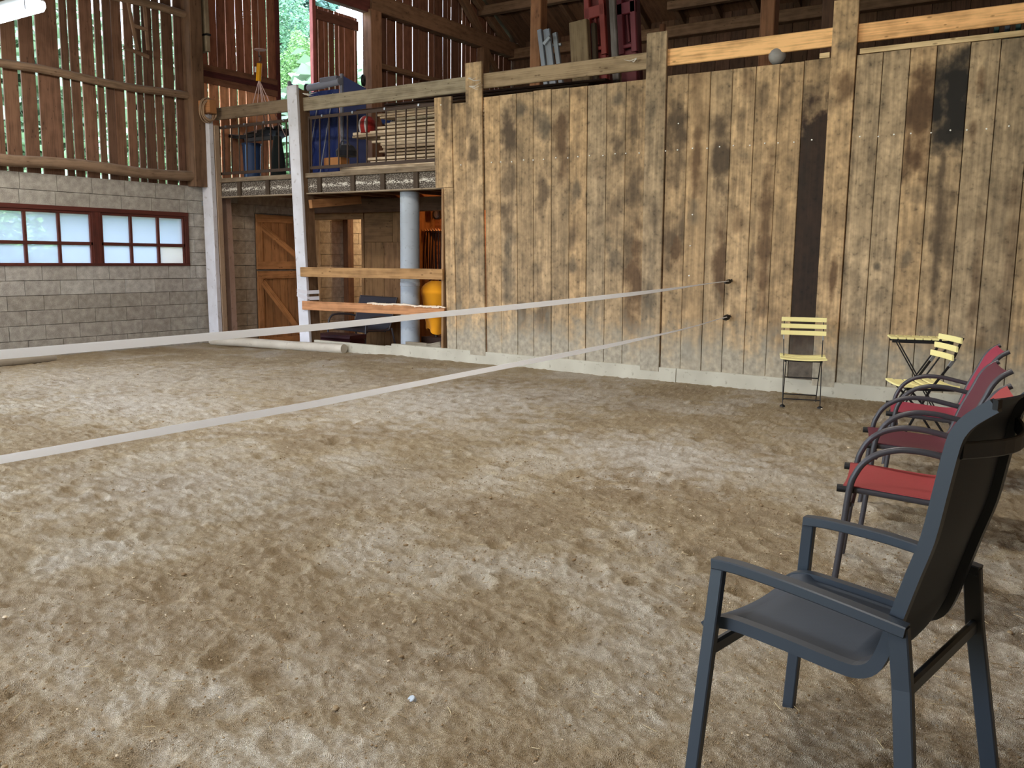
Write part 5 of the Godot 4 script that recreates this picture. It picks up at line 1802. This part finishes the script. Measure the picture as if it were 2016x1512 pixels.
func make_bistro_chair(label: String, at: Vector3, turn: float) -> void:
	# local +z = the way the chair faces
	var t := thing("bistro_chair", label, "chair", at, turn)
	var yel := lin(Color(0.985, 0.94, 0.66))
	var st: SurfaceTool
	for k in 3:
		st = mb()
		var f := k / 2.0
		var y := lerpf(0.665, 0.79, f)
		var pts := []
		for i in 7:
			var u := i / 6.0 * 2 - 1
			pts.append(Vector3(u * 0.205, y, lerpf(-0.125, -0.175, f) - 0.012 * (1 - u * u)))
		bar(st, pts, 0.014, 0.042, Vector3.UP, yel)
		tag(obj("back_slat", st, M.paint, t), "pale yellow back slat")
	for k in 6:
		st = mb()
		var z := lerpf(0.175, -0.165, k / 5.0)
		var pts := []
		for i in 7:
			var u := i / 6.0 * 2 - 1
			pts.append(Vector3(u * 0.205, 0.438 + 0.012 * u * u - 0.006 * sin(k * 1.1), z))
		bar(st, pts, 0.054, 0.014, Vector3.UP, yel)
		tag(obj("seat_slat", st, M.paint, t), "pale yellow seat slat")
	for s in [-1, 1]:
		st = mb()
		bar(st, [Vector3(s * 0.166, 0.008, 0.20), Vector3(s * 0.170, 0.43, 0.0), Vector3(s * 0.178, 0.62, -0.125), Vector3(s * 0.178, 0.81, -0.195)], 0.008, 0.018, Vector3.BACK, Color.WHITE, 0.001)
		obj("back_post", st, M.iron, t)
		st = mb()
		bar(st, [Vector3(s * 0.178, 0.60, -0.112), Vector3(s * 0.178, 0.66, -0.15)], 0.010, 0.026, Vector3.BACK, Color.WHITE, 0.001)
		obj("tongue", st, M.zinc, t)
		st = mb()
		bar(st, [Vector3(s * 0.152, 0.005, -0.19), Vector3(s * 0.152, 0.25, -0.02), Vector3(s * 0.152, 0.43, 0.15)], 0.008, 0.016, Vector3.BACK, Color.WHITE, 0.001)
		obj("leg", st, M.iron, t)
		st = mb()
		bar(st, [Vector3(s * 0.160, 0.425, 0.17), Vector3(s * 0.160, 0.425, -0.17)], 0.014, 0.020, Vector3.UP, Color.WHITE, 0.001)
		obj("seat_rail", st, M.iron, t)
		st = mb()
		lathe(st, Vector3(s * 0.166, 0.0, 0.20), [Vector2(0.0, 0.0), Vector2(0.026, 0.0), Vector2(0.022, 0.012), Vector2(0.006, 0.022), Vector2(0.0, 0.022)], 12)
		obj("foot_pad", st, M.black, t)
	for b in [[0.07, 0.171, 0.166], [0.07, -0.145, 0.152], [0.25, -0.02, 0.155], [0.425, 0.16, 0.16]]:
		st = mb()
		tube(st, [Vector3(-b[2], b[0], b[1]), Vector3(b[2], b[0], b[1])], 0.0055, Color.WHITE, 7)
		obj("cross_bar", st, M.iron, t)

func make_bistro_table() -> void:
	var t := thing("bistro_table", "small folding table with a slatted yellow top by the plank wall", "table", Vector3(9.93, 0, 0.74), 0.3)
	var yel := lin(Color(0.985, 0.94, 0.66))
	var st: SurfaceTool
	for k in 8:
		st = mb()
		var x := -0.23 + k * 0.0657
		box(st, Vector3(x - 0.029, 0.692, -0.13), Vector3(x + 0.029, 0.71, 0.13), yel, 0.004)
		tag(obj("top_slat", st, M.paint, t), "pale yellow table slat")
	for s in [-1, 1]:
		st = mb()
		beam(st, Vector3(-0.24, 0.675, s * 0.10), Vector3(0.24, 0.675, s * 0.10), 0.012, 0.03, Color.WHITE)
		obj("top_rail", st, M.iron, t)
		for d in [-1, 1]:
			st = mb()
			bar(st, [Vector3(d * 0.20, 0.68, s * (0.19 if d > 0 else 0.165)), Vector3(-d * 0.20, 0.0, s * (0.19 if d > 0 else 0.165))], 0.010, 0.024, Vector3.BACK, Color.WHITE, 0.001)
			obj("leg", st, M.iron, t)
	for b in [[-0.18, 0.04], [0.18, 0.04], [0.0, 0.34]]:
		st = mb()
		tube(st, [Vector3(b[0], b[1], -0.19), Vector3(b[0], b[1], 0.19)], 0.007, Color.WHITE, 7)
		obj("cross_bar", st, M.iron, t)

func make_small_things() -> void:
	var st := mb()
	var t := thing("bottle_cap", "small silvery cap lying on the sand in the foreground", "cap", Vector3(9.672, 0.004, 7.115))
	lathe(st, Vector3.ZERO, [Vector2(0.0, 0.0), Vector2(0.013, 0.0), Vector2(0.013, 0.012), Vector2(0.011, 0.014), Vector2(0.0, 0.014)], 14, lin(Color(0.72, 0.76, 0.80)))
	obj("cap", st, M.paint, t)
	t.rotation = Vector3(0.5, 0, 0.2)
	st = mb()
	var g := []
	for i in 4:
		var row := []
		for j in 5:
			row.append(Vector3(j * 0.012 - 0.024, 0.02 * sin(i * 0.9) + 0.006 * sin(j * 2.0), i * 0.012))
		g.append(row)
	sheet(st, g, 0.002, lin(Color(0.88, 0.88, 0.92)))
	var p := obj("paper_scrap", st, M.paint)
	p.position = Vector3(10.42, 0.008, 3.70)
	tag(p, "white scrap of paper on the sand beneath the coral red seat", "paper")

# ------------------------------------------------------------------ outdoors
func make_tree(called: String, label: String, category: String, at: Vector3, h: float, r: float, n: int, col: Color, conifer: bool, leaf: float) -> void:
	var t := thing(called, label, category, at)
	var st := mb()
	tube(st, [Vector3.ZERO, Vector3(0.02 * h, h * 0.5, 0), Vector3(0, h * 0.95, 0.01 * h)], 0.022 * h, lin(Color(0.30, 0.25, 0.20)), 8, [1.0, 0.7, 0.2])
	obj("trunk", st, M.wood, t)
	st = mb()
	for i in n:
		var f := rng.randf()
		var c: Vector3
		var rad: float
		if conifer:
			f = pow(f, 1.4)
			rad = r * (1.0 - f) * (0.75 + 0.25 * sin(f * 60.0))
			var a := rng.randf() * TAU
			var k := sqrt(rng.randf())
			c = Vector3(cos(a) * rad * k, h * (0.08 + 0.92 * f) - rad * k * 0.35, sin(a) * rad * k)
		else:
			var d := Vector3(rng.randfn(), rng.randfn(), rng.randfn()).normalized() * pow(rng.randf(), 0.35)
			var lump := 1.0 + 0.25 * sin(d.x * 7 + d.y * 5) * cos(d.z * 6)
			c = Vector3(d.x * r * lump, h * 0.58 + d.y * h * 0.42 * lump, d.z * r * lump)
		var b := Basis.from_euler(Vector3(rng.randf_range(-0.9, 0.9), rng.randf() * TAU, rng.randf_range(-0.6, 0.6)))
		var s := leaf * rng.randf_range(0.5, 1.2)
		var cc := lin(col * rng.randf_range(0.7, 1.25))
		var A := c + b * Vector3(-s, 0, 0)
		var B := c + b * Vector3(0, s * 0.15, s * 0.55)
		var C := c + b * Vector3(s, -s * 0.2, 0)
		var D := c + b * Vector3(0, s * 0.15, -s * 0.55)
		var nn := b * Vector3.UP
		tri(st, A, B, C, nn, nn, nn, Vector2.ZERO, Vector2.ZERO, Vector2.ZERO, cc)
		tri(st, A, C, D, nn, nn, nn, Vector2.ZERO, Vector2.ZERO, Vector2.ZERO, cc)
	obj("foliage", st, M.leaf, t)

func make_outdoors() -> void:
	# meadow and hillside
	var st := mb()
	var n := noise(201, 0.03, 4)
	var H := func(x: float, z: float) -> float:
		var d := maxf(0.0, -x - 14.0)
		return -0.4 + d * 0.30 * smoothstep(0.0, 22.0, d) * smoothstep(-78.0, -52.0, z) + n.get_noise_2d(x, z) * minf(1.5, d * 0.08)
	var xs := []
	var k := -1.03
	while k > -130.0:
		xs.append(k)
		k -= 1.5 + absf(k) * 0.06
	var zs := []
	for i in 46: zs.append(-110.0 + i * 4.2)
	for i in xs.size() - 1:
		for j in zs.size() - 1:
			var p := [Vector3(xs[i], H.call(xs[i], zs[j]), zs[j]), Vector3(xs[i], H.call(xs[i], zs[j + 1]), zs[j + 1]), Vector3(xs[i + 1], H.call(xs[i + 1], zs[j + 1]), zs[j + 1]), Vector3(xs[i + 1], H.call(xs[i + 1], zs[j]), zs[j])]
			var nn: Vector3 = (p[1] - p[0]).cross(p[3] - p[0]).normalized()
			if nn.y < 0: nn = -nn
			quad(st, p[0], p[1], p[2], p[3], nn, Vector2.ZERO, Vector2.ZERO, Vector2.ZERO, Vector2.ZERO, lin(Color(0.58, 0.66, 0.50) * (1.0 + n.get_noise_2d(xs[i] * 3, zs[j] * 3) * 0.3)))
	tag(obj("hillside", st, M.paint), "green meadow and hillside outside the barn", "", "", "structure")
	rng.seed = 2000
	var pine := Color(0.50, 0.63, 0.58)
	var leafy := Color(0.60, 0.72, 0.48)
	# seen through the loft doorway
	make_tree("conifer", "tall pale conifer filling the upper loft doorway", "tree", Vector3(-45, H.call(-45, -42.5), -42.5), 22.0, 4.6, 13000, pine, true, 0.40)
	make_tree("conifer", "bluish conifer behind the others at the right of the loft doorway", "tree", Vector3(-60, H.call(-60, -59.0), -59.0), 24.0, 5.5, 9000, Color(0.52, 0.64, 0.60), true, 0.55)
	make_tree("conifer", "bluish conifer behind the others at the left of the loft doorway", "tree", Vector3(-74, H.call(-74, -63), -63), 26.0, 5.5, 9000, Color(0.52, 0.65, 0.57), true, 0.55)
	make_tree("broadleaf_tree", "yellow green bushy tree low in the loft doorway", "tree", Vector3(-34, H.call(-34, -33.2), -33.2), 9.5, 2.6, 22000, leafy, false, 0.12)
	make_tree("broadleaf_tree", "light green tree low at the left side of the loft doorway", "tree", Vector3(-38, H.call(-38, -34.2), -34.2), 12.0, 2.6, 20000, Color(0.56, 0.70, 0.56), false, 0.13)
	# along the meadow, glimpsed between the boards
	for i in 7:
		make_tree("broadleaf_tree", "green tree glimpsed through the gaps between the side wall boards", "tree", Vector3(-22 - (i % 3) * 5, H.call(-22.0 - (i % 3) * 5, -24.0 + i * 5.5), -24.0 + i * 5.5), rng.randf_range(9, 14), rng.randf_range(3.5, 4.5), 2500, Color(0.66, 0.74, 0.60), false, 0.6)
		get_child(get_child_count() - 1).set_meta("group", "trees glimpsed between the wall boards")
	make_tree("shrub", "bright green shrub outside the left end of the long window", "shrub", Vector3(-4.6, -0.4, 1.6), 2.7, 1.0, 3000, Color(0.52, 0.68, 0.28), false, 0.12)
	# pale shed wall outside the window
	var t := struct("wall_shed", "pale bluish shed wall with a brown eave outside the window")
	st = mb()
	box(st, Vector3(-6.2, -0.5, -10.0), Vector3(-5.0, 2.0, 0.5), lin(Color(0.72, 0.78, 0.88)), 0.0)
	obj("wall", st, M.paint, t)
	st = mb()
	box(st, Vector3(-6.4, 2.0, -10.2), Vector3(-4.7, 2.12, 0.7), lin(Color(0.62, 0.52, 0.42)), 0.01)
	obj("eave", st, M.wood, t)

# ------------------------------------------------------------------ lamps
func make_lamp(label: String, at: Vector3, energy: float) -> void:
	var t := thing("tube_lamp", label, "lamp", at)
	var st := mb()
	box(st, Vector3(-0.76, 0.03, -0.06), Vector3(0.76, 0.10, 0.06), lin(Color(0.85, 0.86, 0.88)), 0.01)
	obj("housing", st, M.paint, t)
	st = mb()
	sweep(st, [Vector3(-0.74, -0.02, 0), Vector3(0.74, -0.02, 0)], [Vector2(-0.075, 0.05), Vector2(-0.085, 0.0), Vector2(-0.06, -0.05), Vector2(0, -0.065), Vector2(0.06, -0.05), Vector2(0.085, 0.0), Vector2(0.075, 0.05)], Vector3.UP, Color.WHITE)
	var dif := obj("diffuser", st, M.lamp, t)
	st = mb()
	box(st, Vector3(0.64, -0.06, -0.088), Vector3(0.66, 0.05, 0.088), lin(Color(0.6, 0.6, 0.65)), 0.003)
	obj("clip", st, M.paint, dif)
	var l := AreaLight3D.new()
	l.name = "light"
	l.area_size = Vector2(1.45, 0.15)
	l.light_color = Color(1.0, 0.955, 0.89)
	l.light_energy = energy * 0.62
	l.area_range = 40.0
	l.area_attenuation = 2.0
	l.shadow_enabled = true
	l.position = Vector3(0, -0.07, 0.08)
	l.rotation.x = -PI / 2 - 0.85
	t.add_child(l)
	var l2 := l.duplicate()
	l2.name = "light_002"
	l2.position = Vector3(0, -0.07, -0.08)
	l2.rotation.x = -PI / 2 + 0.85
	t.add_child(l2)

func make_fill_bulb(label: String, at: Vector3, energy: float) -> void:  # out-of-view bulb, added to brighten the loft
	var t := thing("fill_bulb", label, "lamp", at)
	var st := mb()
	lathe(st, Vector3.ZERO, [Vector2(0.0, -0.07), Vector2(0.04, -0.06), Vector2(0.055, -0.02), Vector2(0.045, 0.025), Vector2(0.02, 0.06), Vector2(0.02, 0.07)], 16)
	obj("bulb", st, M.lamp, t)
	st = mb()
	tube(st, [Vector3(0, 0.07, 0), Vector3(0, roof_y(at.z) - at.y - 0.15, 0)], 0.008, lin(Color(0.1, 0.1, 0.1)), 6)
	obj("cable", st, M.paint, t)
	var l := OmniLight3D.new()
	l.name = "light"
	l.light_color = Color(1.0, 0.93, 0.84)
	l.light_energy = energy
	l.light_size = 0.03
	l.omni_range = 40.0
	l.omni_attenuation = 2.0
	l.shadow_enabled = true
	t.add_child(l)

func _ready() -> void:
	# camera
	var cam := Camera3D.new()
	cam.name = "camera"
	cam.position = Vector3(11.35, 1.35, 9.05)
	cam.rotation_degrees = Vector3(-8.157, 34.434, 0.731)
	cam.fov = 46.75
	cam.near = 0.05
	cam.far = 400.0
	cam.current = true
	add_child(cam)
	# sky and exposure
	var env := Environment.new()
	env.background_mode = Environment.BG_SKY
	var sky := Sky.new()
	var sm := ProceduralSkyMaterial.new()
	sm.sky_top_color = Color(0.78, 0.87, 1.0)
	sm.sky_horizon_color = Color(0.97, 0.98, 1.0)
	sm.ground_horizon_color = Color(0.80, 0.82, 0.80)
	sm.ground_bottom_color = Color(0.45, 0.45, 0.42)
	sm.sky_energy_multiplier = 3.6
	sm.ground_energy_multiplier = 1.6
	sky.sky_material = sm
	env.sky = sky
	env.tonemap_mode = Environment.TONE_MAPPER_LINEAR
	env.tonemap_exposure = 0.53
	env.sdfgi_enabled = true
	env.ssao_enabled = true
	env.ssil_enabled = true
	var we := WorldEnvironment.new()
	we.environment = env
	add_child(we)
	make_materials()
	# lamps under the tie beams
	var e := 16.0
	make_lamp("bright fluorescent tube lamp under the tie beam by the side wall", Vector3(1.15, 3.86, 3.94), e)
	for p in [[5.2, 3.94], [9.2, 3.94], [2.0, 8.9], [6.0, 8.9], [10.0, 8.9]]:
		make_lamp("fluorescent tube lamp under a tie beam over the arena", Vector3(p[0], 3.95, p[1]), e)
		get_child(get_child_count() - 1).set_meta("group", "tube lamps over the arena")
	var warm := OmniLight3D.new()
	warm.name = "tack_light"
	warm.position = Vector3(2.35, 2.05, -2.55)
	warm.light_color = Color(1.0, 0.66, 0.38)
	warm.light_energy = 1.0
	warm.light_size = 0.05
	warm.omni_range = 20.0
	warm.shadow_enabled = true
	add_child(warm)
	var hall := OmniLight3D.new()
	hall.name = "passage_light"
	hall.position = Vector3(0.0, 2.0, -4.4)
	hall.light_color = Color(1.0, 0.86, 0.66)
	hall.light_energy = 6.0
	hall.light_size = 0.08
	hall.omni_range = 20.0
	hall.shadow_enabled = true
	add_child(hall)
	make_fill_bulb("unseen bulb added to brighten the loft roof and boards", Vector3(2.4, 6.0, -4.6), 3.0)
	make_fill_bulb("unseen bulb added to brighten the far end of the loft", Vector3(9.0, 6.1, -4.0), 0.8)
	# structure
	make_floor()
	make_left_wall()
	make_partition()
	make_shell()
	var tb := struct("trim_3", "tie beams along the arena that carry the lamps")
	for z in [3.94, 8.9]:
		var st := mb()
		box(st, Vector3(LX, 4.0 if z < 5 else 4.06, z - 0.09), Vector3(13.56, 4.22, z + 0.09), lin(Color(0.66, 0.53, 0.40)), 0.01)
		obj("tie_beam", st, M.wood, tb)
	make_posts_and_rails()
	make_outdoors()
	# things
	make_dark_chair()
	make_sling_chair("coral red sling chair with bent tube arms nearest the dark chair", Vector2(10.452, 5.346), 0.18, Color(0.72, 0.27, 0.28))
	make_sling_chair("maroon sling chair between the coral and the pinkish red chair", Vector2(10.33, 4.364), 0.236, Color(0.42, 0.17, 0.23))
	make_sling_chair("pinkish red sling chair furthest along the row", Vector2(10.21, 3.28), 0.21, Color(0.70, 0.24, 0.34))
	make_bistro_chair("yellow slatted folding chair standing alone against the plank wall", Vector3(8.90, 0, 0.64), 0.334)
	make_bistro_chair("yellow slatted folding chair beside the little folding table", Vector3(10.155, 0, 1.875), -1.05)
	make_bistro_table()
	make_tapes()
	make_loft_things()
	make_passage_things()
	make_small_things()
	make_litter()
